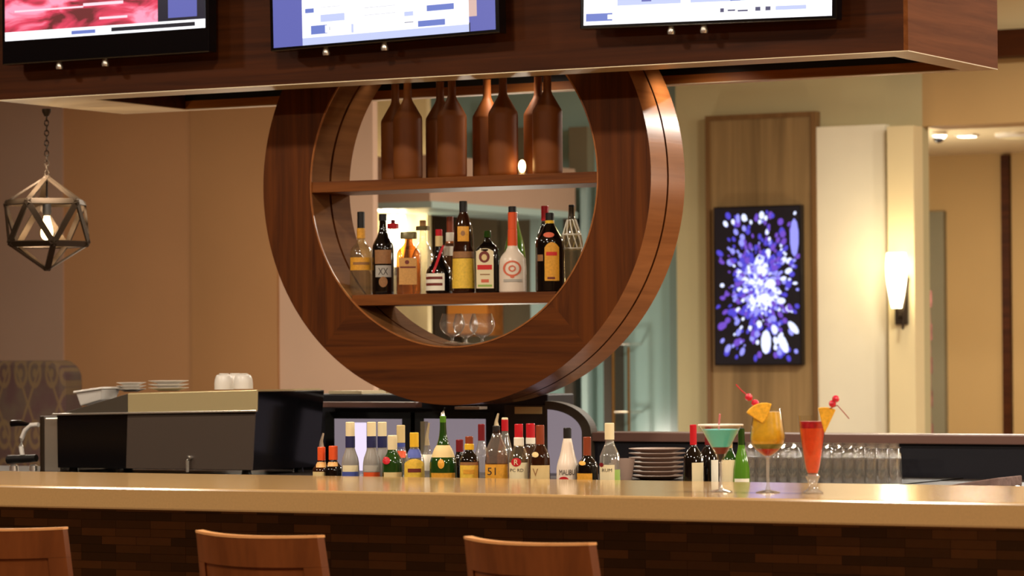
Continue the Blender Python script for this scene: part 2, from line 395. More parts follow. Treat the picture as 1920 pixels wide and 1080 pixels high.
# ---------------------------------------------------------------- wall sconces
def sconce(px, y, row_top, row_bot, label, power, rad=1.0):
    c = aty(px, (row_top + row_bot) / 2, y); h = zat(px, row_top, y) - zat(px, row_bot, y)
    s = thing('wall_sconce', label, 'wall lamp', (c.x, y, c.z - h / 2))
    bm = bmesh.new()                               # tall tulip shade, a half cone of white glass
    prof = smoothprof([(.03, 0), (.045, h * .2), (.062, h * .5), (.066, h * .8), (.058, h)], 2)
    lathe(bm, [(r * rad, z) for r, z in prof], 20)
    for v in bm.verts: v.co.y -= .095
    obj('shade', bm, emit('sconce_glow', (255, 236, 190), 9.0), s, smooth=True)
    bm = bmesh.new(); tube(bm, [(.04 * rad, -.10, -.13), (.055 * rad, -.10, 0), (.085 * rad, -.10, h * .55)], [.008, .009, .004], 8)
    obj('trim_blade', bm, M['brass'], s, smooth=True)
    boxo('wall_plate', -.04, .04, -.03, 0, -.10, h * .6, M['brass'], s, bevel=.005)
    bm = bmesh.new(); tube(bm, [(0, -.02, -.05), (0, -.095, -.05), (0, -.095, .012)], .012, 8)
    obj('arm', bm, M['brass'], s, smooth=True)
    l = bpy.data.lights.new('sconce_light', 'POINT'); l.energy = power; l.color = (1, .80, .52); l.shadow_soft_size = .06
    lo = bpy.data.objects.new('sconce_light', l); COL.objects.link(lo); lo.location = (c.x, y - .22, c.z + h * .35)
sconce(1692, YW - .1, 475, 578, 'glowing tulip wall sconce on cream column right of the stone panel', 7)
sconce(757, YP, 405, 500, 'glowing wall sconce on cream pillar seen through the round shelf', 9)

# corridor ceiling fittings
zc = zat(1800, 290, YH)
q = atz(1760, 246, zc)
s = thing('ceiling_camera', 'small white ceiling dome camera with dark lens in the corridor', 'camera', (q.x, q.y, zc - .0005))
bm = bmesh.new(); lathe(bm, [(.055, 0), (.055, -.03), (.04, -.045)], 20); obj('base', bm, M['white'], s, smooth=True)
bm = bmesh.new(); ball(bm, (0, 0, -.05), .036, 1, 1, .8); obj('lens_dome', bm, M['black_gloss'], s, smooth=True)
q = atz(1813, 252, zc)
s = thing('ceiling_downlight', 'bright small square downlight in the corridor ceiling', 'ceiling light', (q.x, q.y, zc))
boxo('trim_frame', -.065, .065, -.065, .065, -.014, 0, M['white'], s)
boxo('lens', -.05, .05, -.05, .05, -.02, -.0142, emit('downlight_glow', (255, 244, 214), 6), s)
q = atz(1912, 250, zc)
s = thing('ceiling_speaker', 'round white ceiling speaker at right edge of corridor', 'speaker', (q.x, q.y, zc))
bm = bmesh.new(); lathe(bm, [(.17, 0), (.17, -.02), (.14, -.03)], 24); obj('rim', bm, M['white'], s, smooth=True)
bm = bmesh.new(); lathe(bm, [(.135, -.031), (.06, -.04), (0, -.042)], 24, cap0=True); obj('grille', bm, M['cream_label'], s, smooth=True)
# red hanging at the corridor edge
yr = YH - 2.2
c = aty(1733, 545, yr)
o = bmesh.new(); zl = 0.7
n = 10
for i in range(n):
    a0, a1 = i / n, (i + 1) / n
    box(o, -.05 + .006 * (i % 2), .05 - .01 * (i % 2), -.02, .02, c.z - (c.z - zl) * a1, c.z - (c.z - zl) * a0)
o2 = obj('wall_hanging', o, mat('mottled_red_cloth', (150, 88, 84), .8, noise=.5, nscale=14), loc=(c.x + .02, yr, 0))
tag(o2, 'narrow mottled red hanging just inside the corridor opening', 'wall hanging')
o2.location.x = xat(1733, yr, 650)

# glass door pull and posts
yd = YW + .02
s = thing('door_pull', 'slim brass ladder pull on the frosted glass door', 'door handle', (xat(1165, yd), yd, 0))
for nm, pa, r in (('bar', 1149, .011), ('bar', 1178, .009)):
    bm = bmesh.new(); X = xat(pa, yd) - s.location.x
    tube(bm, [(X, 0, zat(pa, 830, yd)), (X, 0, zat(pa, 650, yd))], r, 8); obj(nm, bm, M['gold_metal'], s, smooth=True)
for rw in (645, 773):
    bm = bmesh.new(); tube(bm, [(xat(1150, yd) - s.location.x, 0, zat(1150, rw, yd)), (xat(1178, yd) - s.location.x, 0, zat(1178, rw, yd))], .008, 8)
    obj('rung', bm, M['chrome'], s, smooth=True)
for rw in (645, 773):
    bm = bmesh.new(); tube(bm, [(xat(1178, yd) - s.location.x, 0, zat(1178, rw, yd)), (xat(1178, yd) - s.location.x, .19, zat(1178, rw, yd))], .008, 8)
    obj('standoff', bm, M['chrome'], s, smooth=True)
# orange lit picture behind the snifters
yo = YW + .1
a, b = aty(836, 630, yo), aty(917, 566, yo)
s = thing('poster', 'amber orange poster on the far wall behind the snifter glasses', 'poster', ((a.x + b.x) / 2, yo, a.z))
w2, h2 = (b.x - a.x) / 2, b.z - a.z
boxo('frame', -w2, w2, 0, .19, 0, h2, M['orange_wood'], s)
boxo('print', -w2 + .015, w2 - .015, -.004, -.0002, .015, h2 - .015, mat('amber_print', (236, 150, 60), .6), s)

# ================================================================== SOFFIT
fx0, fx1 = aty(-6, 185, YS0).x, aty(1701, 97, YS0).x
cx = (fx0 + fx1) / 2
cRx = aty(845, 340, YR).x
so = thing('hanging_soffit', 'dark walnut boxed soffit hung over the back bar carrying the screens', 'soffit', (cx, YS0, ZS))
O = so.location
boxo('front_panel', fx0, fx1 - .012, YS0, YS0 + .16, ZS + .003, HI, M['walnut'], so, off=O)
boxo('end_panel', fx1 - .11, fx1, YS0 + .16, YS1 - .06, ZS + .003, HI, M['walnut_side_lit'], so, off=O)
boxo('end_veneer', fx1 - .012, fx1 + .004, YS0 - .001, YS1, ZS + .003, HI, M['walnut_side_lit'], so, off=O)
boxo('end_panel', fx0, fx0 + .34, YS0 + .16, YS1 - .06, ZS + .003, HI, M['walnut'], so, off=O)
boxo('back_panel', fx0, fx1 - .012, YS1 - .045, YS1, ZS + .003, HI, M['walnut'], so, off=O)
boxo('back_batten', fx0 + .34, fx1 - .11, YS1 - .06, YS1 - .0455, ZS + .003, ZS + .034, M['orange_wood'], so, off=O)
boxo('back_lining', fx0 + .34, fx1 - .11, YS1 - .06, YS1 - .0455, ZS + .0345, ZS + .10, M['black'], so, off=O)
bm = bmesh.new()
for a_, b_, c_, d_ in ((fx0 + .34, fx1 - .11, YS0 + .16, YR - .01), (fx0 + .34, fx1 - .11, YR + .28, YS1 - .06), (fx0 + .34, cRx - .82, YR - .01, YR + .28), (cRx + .82, fx1 - .11, YR - .01, YR + .28)):
    box(bm, a_ - O.x, b_ - O.x, c_ - O.y, d_ - O.y, .10, .13)
obj('recess_lining', bm, M['black'], so)
for pp in (700, 756, 1040):
    bm = bmesh.new(); lathe(bm, [(.03, .098), (.034, .086), (.028, .084)], 16); X = xat(pp, YS0 + .30, 140)
    for v in bm.verts: v.co += Vector((X - O.x, .30, 0))
    obj('puck_light', bm, emit('puck_glow', (255, 236, 200), 5), so)
bm = bmesh.new()
for a, b, c, d in ((fx0, fx1 + .004, YS0, YS0 + .16), (fx1 - .11, fx1 + .004, YS0 + .16, YS1 - .06), (fx0, fx0 + .34, YS0 + .16, YS1 - .06), (fx0, fx1 + .004, YS1 - .06, YS1)):
    box(bm, a - O.x, b - O.x, c - O.y, d - O.y, 0, .0029)
obj('underside_trim', bm, M['pale_wood'], so)

# ---------------------------------------------------------------- TVs on the soffit
def tv(label, pl, pr, bez_bottom, rects, lens_screws, group='screens on the soffit'):
    yt = YS0 - .10
    A, B = aty(pl[0], pl[1], yt), aty(pr[0], pr[1], yt)
    Wd = (B - A).length; ang = math.atan2(B.z - A.z, B.x - A.x); Hh = Wd * .58
    t = thing('television', label, 'television', A, 0, group); t.rotation_euler = (0, -ang, 0)
    boxo('housing', 0, Wd, 0, .05, 0, Hh, M['black_gloss'], t, bevel=.004)
    boxo('wall_bracket', Wd * .35, Wd * .65, .05, .0995, Hh * .3, Hh * .8, M['black'], t)
    bm = bmesh.new(); mats = []
    k = 0
    sw, sh = Wd - .03, Hh - bez_bottom - .015
    for (u0, v0, u1, v1, m_) in rects:
        if m_ not in mats: mats.append(m_)
        vs = [bm.verts.new((.015 + u * sw, -.001 - k * 2e-5, bez_bottom + v * sh)) for u, v in ((u0, v0), (u1, v0), (u1, v1), (u0, v1))]
        bm.faces.new(vs).material_index = mats.index(m_); k += 1
    KEEP[0] = True
    obj('screen', bm, mats, t)
    for px in lens_screws:
        bm = bmesh.new(); X = (px - pl[0]) / (pr[0] - pl[0]) * Wd
        lathe(bm, [(.012, -.026), (.014, -.018), (.010, 0)], 12)
        for v in bm.verts: v.co += Vector((X, .03, 0))
        obj('mount_bolt', bm, M['chrome'], t, smooth=True)
    return t
eW = emit('tv_white', (250, 250, 255), 1.25); eL = emit('tv_pale_blue', (196, 206, 246), 1.0); eB = emit('tv_blue', (98, 104, 186), .9)
eN = emit('tv_navy', (14, 16, 44), .8); eM = emit('tv_mid_blue', (110, 130, 210), .9); eD = emit('tv_dark_line', (90, 90, 130), .7)
eP = emit('tv_pink_white', (255, 214, 226), 1.1); eK = emit('tv_ink', (20, 22, 40), .8); eG = emit('tv_tan', (226, 190, 180), .9)
def redpic():
    m, nt, b = newmat('tv_red_picture'); N = nt.nodes.new; K = nt.links.new
    tc = N('ShaderNodeTexCoord'); mp = N('ShaderNodeMapping'); mp.inputs['Scale'].default_value = (3, 1, 9); mp.inputs['Rotation'].default_value = (0, .25, 0)
    n = N('ShaderNodeTexNoise'); n.inputs['Scale'].default_value = 1.6; n.inputs['Detail'].default_value = 5; n.inputs['Distortion'].default_value = 1.0
    r = N('ShaderNodeValToRGB'); e = r.color_ramp.elements; e[0].position = .36; e[0].color = L(96, 8, 22); e[1].position = .62; e[1].color = L(250, 150, 180)
    q = e.new(.48); q.color = L(214, 50, 84)
    K(tc.outputs['Object'], mp.inputs[0]); K(mp.outputs[0], n.inputs[0]); K(n.outputs['Fac'], r.inputs[0])
    K(r.outputs[0], b.inputs['Emission Color']); b.inputs['Emission Strength'].default_value = 1.0; b.inputs['Base Color'].default_value = (.01, .01, .01, 1)
    return m
eR = redpic()
tv('left television with pink picture and thick black lower bezel', (4, 122), (392, 97), .088,
   [(0, 0, 1, 1, eW), (0, .075, .77, 1, eR), (.77, .075, 1, 1, eN), (.82, .10, .96, .28, eB), (.80, .30, 1, .36, eW),
    (.54, .022, .95, .055, eK), (.34, .02, .46, .05, eM), (.05, .24, .40, .255, eP), (.40, .25, .60, .275, eP), (.48, .13, .62, .15, eP)], (105, 192))
r2 = [(0, 0, 1, 1, eB), (.135, 0, .885, 1, eW), (.135, 0, .885, .05, eL), (.175, .07, .25, .13, eM), (.24, .075, .285, .125, eW), (.22, .15, .33, .20, eL),
      (.22, .25, .31, .252, eD), (.22, .31, .31, .312, eD), (.42, .17, .56, .172, eD), (.42, .22, .56, .222, eD), (.66, .06, .78, .10, eM), (.70, .16, .82, .20, eM), (.68, .25, .80, .28, eL),
      (.15, .22, .19, .25, eM), (.16, .33, .20, .36, eM), (.36, .06, .37, .12, eL), (.5, .30, .52, .33, eG), (.30, .37, .32, .39, eG), (.36, .38, .38, .40, eG), (.80, .30, .83, .34, eB), (.885, .1, .92, .5, eG),
      (.60, .14, .64, .17, eL), (.58, .36, .61, .42, eM), (.26, .09, .262, .115, eK), (.60, .095, .64, .10, eD), (.885, 0, .89, .06, eN)]
tv('middle television with blue side bands and white sports graphics', (507, 97), (937, 61), .012, r2, (606, 717))
r3 = [(0, 0, 1, 1, eW), (.14, .12, .40, 1, eL), (.44, .12, .82, 1, eL), (.40, .12, .44, 1, eW), (.24, .14, .28, .30, eB), (.60, .12, .64, .30, eM), (.01, .025, .12, .075, eM), (.10, .035, .15, .065, eW),
      (.78, .05, .90, .075, eL), (.56, .05, .575, .075, eD), (.59, .055, .62, .065, eD), (.63, .05, .67, .06, eD), (.70, .05, .72, .075, eD), (.74, .05, .76, .075, eD), (.02, .17, .10, .19, eL), (.02, .23, .12, .25, eL)]
tv('right television with pale white and blue picture', (1087, 55), (1568, 36), .012, r3, (1256, 1318))

# ================================================================== ROUND SHELF
cR = aty(845, 340, YR)
RO, RI, DP = .809, .598, .27
rs = thing('round_shelf', 'large round walnut display shelf hanging from the soffit', 'shelf', (cR.x, YR, cR.z))
def annulus(name, y0, y1, ro, ri, mats, parent, seg=160):
    bm = bmesh.new(); vs = []
    for k in range(seg):
        a = 2 * PI * k / seg; c, s = math.cos(a), math.sin(a)
        vs.append([bm.verts.new((r * c, y, r * s)) for r, y in ((ro, y0), (ro, y1), (ri, y1), (ri, y0))])
    for k in range(seg):
        A, B = vs[k], vs[(k + 1) % seg]
        for i, mi in ((0, 1), (1, 0), (2, 2), (3, 0)):
            j = (i + 1) % 4
            f = bm.faces.new([A[i], B[i], B[j], A[j]]); f.material_index = mi; f.smooth = True
    o = obj(name, bm, mats, parent, smooth=True)
    return o
RM = [M['ring'], M['ring_edge_lit'], M['ring_inner']]
annulus('front_hoop', 0, DP * .47, RO, RI, RM, rs)
annulus('spacer', DP * .47, DP * .52, RO - .012, RI + .012, M['black'], rs)
annulus('rear_hoop', DP * .52, DP, RO, RI, RM, rs)
annulus('edge_band', -.002, .004, RI + .004, RI - .0015, M['ring_edge_lit'], rs)
# neck of the ring disappears into the soffit recess, shelves span the opening
def shelf(zr0, zr1):
    zt = zat(860, zr0, YR) - cR.z; th = .040
    hw = math.sqrt(RI ** 2 - (abs(zt - th / 2)) ** 2) + .004
    bm = bmesh.new(); box(bm, -hw, hw, .004, DP - .004, zt - th, zt)
    obj('shelf_board', bm, M['shelf'], rs, bevel=.0015)
    return cR.z + zt
ZT_UP = shelf(331, 352)
ZT_LO = shelf(549.5, 572)

# ================================================================== bottles
def face_cam(x, y): return math.atan2(-x, y)
class B: pass
def bottle(name, label, px, y, zb, prof, m, group=None, n=2, asp=1.0, cat='bottle', turn=0.0, base=None, sm=1, seg=28):
    """prof: (width_px, row) from the top of the glass down to the shelf, read at the bottle's own distance"""
    top = prof[0][1]
    s = ppm(px, y, 600)
    x = xat(px, y, 700 if zb < 1.3 else 450)
    rz = face_cam(x, y)
    b = B(); b.s, b.px, b.y, b.zb, b.n, b.asp = s, px, y, zb, n, asp
    b.z = lambda row: zat(px, row, y) - zb
    b.root = thing(name, label, cat, (x, y, zb), rz + turn, group)
    P = [(w / 2 / s, b.z(r)) for w, r in prof]
    rb = P[-1][0]
    if P[-1][1] > .004: P.append((rb, .004))
    P = [(r, max(z, .003)) for r, z in P]
    P[-1] = (P[-1][0], .004)
    b.P = P
    Q = smoothprof(P[:-1], sm) + [P[-1], (P[-1][0] * .93, 0)]
    b.Q = Q
    bm = bmesh.new(); lathe(bm, Q[::-1], seg, n, asp)
    b.body = obj('glass_body', bm, m, b.root, smooth=True)
    return b
def rad(b, z):
    Q = b.Q
    for (r0, z0), (r1, z1) in zip(Q, Q[1:]):
        if z1 <= z <= z0: return r0 + (r1 - r0) * ((z0 - z) / (z0 - z1) if z0 > z1 else 0)
    return Q[-2][0]
def at_u(b, u, z, R, off):
    u = max(-.985, min(.985, u)); yy = (1 - abs(u) ** b.n) ** (1 / b.n) * b.asp
    k = 1 + off / R
    return (u * R * k, -yy * R - off, z)
def cap(b, r0, r1, w, m, name='cap', w1=None, dz=0.0, n=2, asp=1.0):
    z1, z0 = b.z(r0), b.z(r1); a = w / 2 / b.s; c = (w1 if w1 else w) / 2 / b.s
    bm = bmesh.new(); e = min(.0018, (z1 - z0) * .3)
    lathe(bm, [(c, z0), (a, z1 - e), (a - e, z1)], 20, n, asp)
    return obj(name, bm, m, b.root, smooth=True)
def patch(b, r0, r1, x0, x1, m, name='label', parent=None, off=.0006, dome=0):
    z1, z0 = b.z(r0), max(b.z(r1), .004); bm = bmesh.new(); nu, nz = 12, 6; g = []
    for j in range(nz + 1):
        row = []
        for i in range(nu + 1):
            fx = i / nu; zt = z1 - (dome * (z1 - z0)) * (abs(2 * fx - 1) ** 2.2) if dome else z1
            z = z0 + (zt - z0) * j / nz
            R = rad(b, z); u = ((x0 + (x1 - x0) * fx) - b.px) / b.s / R
            row.append(bm.verts.new(at_u(b, u, z, R, off)))
        g.append(row)
    for j in range(nz):
        for i in range(nu): bm.faces.new([g[j][i], g[j][i + 1], g[j + 1][i + 1], g[j + 1][i]])
    KEEP[0] = True
    return obj(name, bm, m, parent or b.root, smooth=True)
def ellipse(b, cx, cy, rx, ry, m, name='emblem', parent=None, off=.0011, inner=0.0):
    bm = bmesh.new(); K = 20; rings = []
    for f in ((1, inner) if inner else (1, .6, .2)):
        ring = []
        for k in range(K):
            a = 2 * PI * k / K; z = b.z(cy - ry * f * math.sin(a)); R = rad(b, z)
            ring.append(bm.verts.new(at_u(b, (cx + rx * f * math.cos(a) - b.px) / b.s / R, z, R, off)))
        rings.append(ring)
    for A, C in zip(rings, rings[1:]):
        for k in range(K): bm.faces.new([A[k], A[(k + 1) % K], C[(k + 1) % K], C[k]])
    if not inner: bm.faces.new(rings[-1])
    KEEP[0] = True
    return obj(name, bm, m, parent or b.root)
def text(b, s, cx, r0, r1, wpx, m, parent=None, off=.0013):
    cu = bpy.data.curves.new('lettering', 'FONT'); cu.body = s; cu.size = 1; cu.resolution_u = 2; cu.align_x = 'CENTER'
    to = bpy.data.objects.new('lettering_source', cu); COL.objects.link(to)
    dg = bpy.context.evaluated_depsgraph_get(); dg.update()
    me = bpy.data.meshes.new_from_object(to.evaluated_get(dg)); bpy.data.objects.remove(to)
    xs_ = [v.co.x for v in me.vertices]; ys_ = [v.co.y for v in me.vertices]
    w = max(xs_) - min(xs_); h = max(ys_) - min(ys_); mx, my = (max(xs_) + min(xs_)) / 2, min(ys_)
    z1, z0 = b.z(r0), b.z(r1)
    for v in me.vertices:
        z = z0 + (v.co.y - my) / h * (z1 - z0); R = rad(b, z)
        u = (cx - b.px + (v.co.x - mx) / w * wpx) / b.s / R
        v.co = at_u(b, u, z, R, off)
    me.materials.clear(); me.materials.append(m)
    for p_ in me.polygons: p_.material_index = 0
    o = bpy.data.objects.new('lettering', me); COL.objects.link(o); o.parent = parent or b.root
    return o
def spout(b, r0, r1, m=None):
    z1, z0 = b.z(r0), b.z(r1); bm = bmesh.new()
    tube(bm, [(0, 0, z0), (0, 0, z0 + (z1 - z0) * .4), (.006, 0, z1)], [.008, .005, .003], 8)
    return obj('pour_spout', bm, m or M['chrome'], b.root, smooth=True)

# ---- upper shelf: eight tall bronze bottles in four pairs
pairs = [((742, 765), 146, 332), ((826, 848), 143, 331), ((914, 944), 140, 329), ((1010, 1027), 136, 326)]
nm = ('far left pair', 'second pair from the left', 'third pair from the left', 'far right pair')
G = 'bronze bottles on the upper round shelf'
first = None
for i, ((pb, pf), rt, rb) in enumerate(pairs):
    for which, pxx, yy in (('rear', pb, YR + .195), ('front', pf, YR + .075)):
        lab = '%s matte bronze bottle of the %s on the upper shelf' % (which, nm[i])
        X = xat(pxx, yy, 330)
        if first is None:
            rt_ = thing('bronze_bottle', lab, 'bottle', (X, yy, ZT_UP), 0, G)
            bm = bmesh.new()
            pr = [(.0500, 0), (.0530, .004), (.0540, .015), (.0540, .220), (.0525, .230), (.019, .288), (.0150, .300), (.0142, .362), (.0158, .364)]
            lathe(bm, pr, 40); obj('body', bm, M['matte_brown'], rt_, smooth=True)
            bm = bmesh.new(); lathe(bm, [(.0160, .364), (.0160, .376), (.011, .376), (.011, .366)], 24, cap1=True); obj('mouth_rim', bm, M['brown_glass'], rt_, smooth=True)
            first = rt_
        else:
            r2_ = first.copy(); COL.objects.link(r2_); r2_.location = (X, yy, ZT_UP); r2_['label'] = lab
            for ch in list(first.children):
                c2 = ch.copy(); COL.objects.link(c2); c2.parent = r2_
# glare spot on that shelf, built as an added glowing cup
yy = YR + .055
t = thing('glare_spot', 'small glare spot built as a glowing cup between bronze bottles on the upper shelf', 'glare spot', (xat(979, yy, 330), yy, ZT_UP))
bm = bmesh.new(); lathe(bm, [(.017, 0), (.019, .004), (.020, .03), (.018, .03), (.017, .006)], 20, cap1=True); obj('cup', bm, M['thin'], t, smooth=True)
bm = bmesh.new(); ball(bm, (0, 0, .032), .014, 1, 1, 1.7); obj('glare_core', bm, emit('glare_glow', (255, 206, 130), 14), t, smooth=True)

# ---- lower shelf
yF, yB = YR + .075, YR + .185
G = 'spirit bottles on the lower round shelf'
Z = ZT_LO
b = bottle('spirit_bottle', 'pale gold bottle with black cap and yellow collar, first on lower shelf', 677, yF, Z,
           [(13, 428), (14, 446), (16, 455), (38, 466), (43, 474), (43, 545)], M['pale_gold'], G)
cap(b, 397, 430, 14, M['black']); cap(b, 428, 447, 16, M['gold_label'], 'collar'); l = patch(b, 483, 507, 657, 697, M['gold_label'])
patch(b, 492, 497, 662, 692, M['brown_label'], 'print_band', l, .0011)
b = bottle('spirit_bottle', 'black bottle with brown and grey label, second on lower shelf', 718, yF, Z,
           [(12, 404), (13, 425), (18, 440), (38, 458), (41, 470), (41, 545)], M['dark_glass'], G)
cap(b, 401, 414, 15, M['black']); l = patch(b, 469, 495, 703, 733, M['brown_label'])
l = patch(b, 498, 520, 704, 733, M['grey_print'], 'crest'); text(b, 'XX', 718, 503, 516, 18, M['dark_print'], l); ellipse(b, 718, 529, 8, 10, M['brown_label'], 'emblem')
b = bottle('spirit_bottle', 'clear bottle with red domed stopper behind the black bottle', 737, yB, Z,
           [(12, 428), (13, 455), (34, 475), (36, 490), (36, 544)], M['clear'], G)
cap(b, 419, 429, 22, M['red'], 'stopper'); cap(b, 412, 420, 8, M['dark_red'], 'stopper_knob')
b = bottle('spirit_bottle', 'square amber liqueur bottle with wide flat olive cap and gold label', 766, yF, Z,
           [(14, 447), (16, 458), (40, 470), (46, 478), (46, 546)], M['amber'], G, n=5, asp=.8)
cap(b, 435, 448, 31, M['olive_stopper'], n=4, asp=.8); l = patch(b, 484, 534, 748, 781, M['amber_label'])
patch(b, 500, 503, 750, 779, M['brown_print'], 'print_band', l, .0011); ellipse(b, 763, 492, 4, 4, M['brown_print'], 'emblem', l); cap(b, 538, 546, 6, M['red'], 'seal')
bpy.data.objects.remove(b.root.children[-1])
b = bottle('spirit_bottle', 'clear round decanter with brown brimmed stopper behind the square bottle', 793, yB, Z,
           [(11, 432), (12, 452), (30, 465), (44, 485), (46, 510), (40, 543)], M['clear'], G)
cap(b, 424, 432, 26, M['olive_stopper'], 'stopper'); cap(b, 413, 425, 12, M['cork'], 'stopper_knob')
b = bottle('spirit_bottle', 'squat black liqueur bottle with red ribbon and white label', 823, yF, Z,
           [(12, 442), (14, 475), (26, 492), (46, 505), (50, 516), (50, 545)], M['dark_glass'], G)
cap(b, 430, 443, 13, M['red'], 'cap'); cap(b, 442, 462, 14, M['tan_label'], 'neck_label')
l = patch(b, 513, 545, 796, 833, M['white_label']); patch(b, 519, 524, 799, 829, M['brown_print'], 'print_band', l, .0011); patch(b, 531, 536, 799, 829, M['brown_print'], 'print_band', l, .0011)
bm = bmesh.new()
for (ax, ar), (bx, br) in zip([(830, 460), (824, 478), (817, 500)], [(824, 478), (817, 500), (812, 512)]):
    A = Vector(at_u(b, (ax - b.px) / b.s / rad(b, b.z(ar)), b.z(ar), rad(b, b.z(ar)), .003)); C = Vector(at_u(b, (bx - b.px) / b.s / rad(b, b.z(br)), b.z(br), rad(b, b.z(br)), .003))
    bar(bm, A, C, .009, .002, (0, -1, .2))
obj('ribbon', bm, M['red'], b.root)
b = bottle('spirit_bottle', 'amber bottle with rust foil neck behind the red-ribbon bottle', 844, yB, Z,
           [(11, 410), (12, 436), (14, 452), (34, 475), (38, 490), (38, 544)], M['amber'], G)
cap(b, 406, 436, 13, M['rust'], 'foil'); cap(b, 436, 456, 16, M['white_label'], 'collar'); patch(b, 462, 480, 832, 856, M['white_label'], 'neck_label')
b = bottle('spirit_bottle', 'tall brown bottle with gold medallion and big yellow label', 869, yF - .01, Z,
           [(13, 382), (14, 398), (22, 407), (34, 425), (37, 445), (38, 462), (40, 470), (44, 545)], M['brown_glass'], G)
cap(b, 377, 399, 15, M['black']); l = patch(b, 425, 453, 858, 879, M['gold_label'], 'medallion'); ellipse(b, 868, 438, 4, 5, M['brown_label'], 'emblem', l)
l = patch(b, 485, 541, 848, 890, M['yellow_label']); patch(b, 472, 484, 849, 889, M['brown_label'], 'upper_label')
b = bottle('spirit_bottle', 'square dark green bottle with cream label, round emblem and red band', 914, yF, Z,
           [(13, 445), (15, 454), (36, 462), (44, 470), (45, 545)], M['dark_glass'], G, n=5, asp=.75)
cap(b, 433, 445, 14, M['green_glass'], 'cap'); l = patch(b, 466, 541, 893, 925, M['cream_label'], dome=.08)
ellipse(b, 908, 482, 10, 11, M['brown_print'], 'emblem', l); ellipse(b, 908, 483, 5, 6, M['tan_label'], 'emblem', l, .0016)
patch(b, 497, 506, 895, 922, M['red_print'], 'red_band', l, .0011); patch(b, 514, 516, 900, 918, M['brown_label'], 'print_line', l, .0011); patch(b, 524, 530, 902, 916, M['orange_print'], 'print_line', l, .0011); patch(b, 534, 538, 896, 922, M['green_label'], 'print_line', l, .0011)
b = bottle('spirit_bottle', 'leaf green bottle behind the white cream-liqueur bottle', 965, yB, Z,
           [(12, 408), (18, 425), (34, 455), (42, 480), (42, 543)], M['bright_green'], G)
cap(b, 398, 410, 13, M['green_glass'])
b = bottle('spirit_bottle', 'white cream-liqueur bottle with long orange neck and red ring emblem', 961, yF - .01, Z,
           [(14, 396), (16, 430), (17, 458), (22, 468), (46, 482), (51, 492), (51, 546)], M['white_body'], G)
cap(b, 387, 399, 15, M['black']); cap(b, 398, 430, 17, M['orange'], 'neck_sleeve'); cap(b, 430, 461, 18, M['orange'], 'neck_sleeve', 19)
ellipse(b, 960, 504, 17, 15, M['orange_print'], 'ring_emblem', inner=.78); ellipse(b, 960, 504, 7, 6, M['orange_print'], 'emblem', inner=.6); patch(b, 524, 529, 944, 978, M['grey_print'], 'print_line', None, .0011)
ellipse(b, 960, 519, 4, 3, M['orange_print'], 'emblem')
b = bottle('spirit_bottle', 'dark bottle with red foil cap behind the coffee-liqueur bottle', 1022, yB, Z,
           [(12, 414), (15, 424), (30, 440), (34, 455), (34, 543)], M['dark_glass'], G)
cap(b, 386, 414, 14, M['red'], 'foil'); cap(b, 414, 421, 13, M['clear'], 'neck_band')
b = bottle('spirit_bottle', 'dark brown coffee-liqueur bottle with arched orange-yellow label', 1031, yF - .01, Z,
           [(14, 412), (17, 420), (30, 432), (52, 448), (55, 458), (55, 545)], M['dark_glass'], G)
cap(b, 399, 414, 16, M['black']); cap(b, 413, 419, 17, M['yellow'], 'cap_band')
l = patch(b, 455, 527, 1021, 1048, M['gold_label'], dome=.14); patch(b, 473, 480, 1024, 1044, M['red_print'], 'red_band', l, .0011); ellipse(b, 1029, 441, 10, 5, M['orange_print'], 'emblem')
patch(b, 520, 524, 1026, 1040, M['brown_print'], 'print_line', l, .0011); patch(b, 478, 490, 1008, 1018, M['brown_label'], 'side_label')
b = bottle('spirit_bottle', 'pale bottle with dark neck and white cord net at right end of lower shelf', 1072, YR + .16, Z,
           [(11, 388), (13, 410), (18, 418), (34, 440), (38, 455), (38, 470), (30, 543)], M['pale_gold'], G)
cap(b, 384, 411, 11, M['black'], 'foil')
bm = bmesh.new()
for k in range(10):
    a0 = 2 * PI * k / 10
    pts = []
    for q in range(7):
        f = q / 6; z = b.z(412 + 56 * f); R = rad(b, z) + .002; a = a0 + f * .9
        pts.append((R * math.cos(a), R * math.sin(a), z))
    tube(bm, pts, .0022, 5)
for rw in (440, 466):
    z = b.z(rw); R = rad(b, z) + .002
    tube(bm, [(R * math.cos(2 * PI * k / 20), R * math.sin(2 * PI * k / 20), z) for k in range(21)], .0026, 5)
obj('cord_net', bm, M['white_label'], b.root, smooth=True)

# ---- snifters standing in the bottom of the ring
def snifter(px, y, label):
    x = xat(px, y, 640) ; dx = x - cR.x
    zb = cR.z - math.sqrt(max(RI ** 2 - (abs(dx) + .034) ** 2, .01)) + .001
    t = thing('snifter_glass', label, 'glass', (x, y, zb), 0, 'snifters in the bottom of the round shelf')
    zt = zat(px, 588, y) - zb
    prof = [(.032, .0), (.032, .003), (.006, .008), (.005, .020), (.010, .026), (.034, .038), (.046, .060), (.047, .075), (.036, zt)]
    bm = bmesh.new(); lathe(bm, smoothprof(prof[3:], 2), 28, cap0=False, cap1=False); obj('bowl', bm, M['snifter'], t, smooth=True)
    bm = bmesh.new(); lathe(bm, prof[:4], 24); obj('foot', bm, M['snifter'], t, smooth=True)
for px, y, la in ((848, YR + .15, 'left snifter glass in the bottom of the round shelf'), (873, YR + .21, 'middle snifter glass, set behind the other two, in the round shelf'), (904, YR + .12, 'right snifter glass in the bottom of the round shelf')):
    snifter(px, y, la)

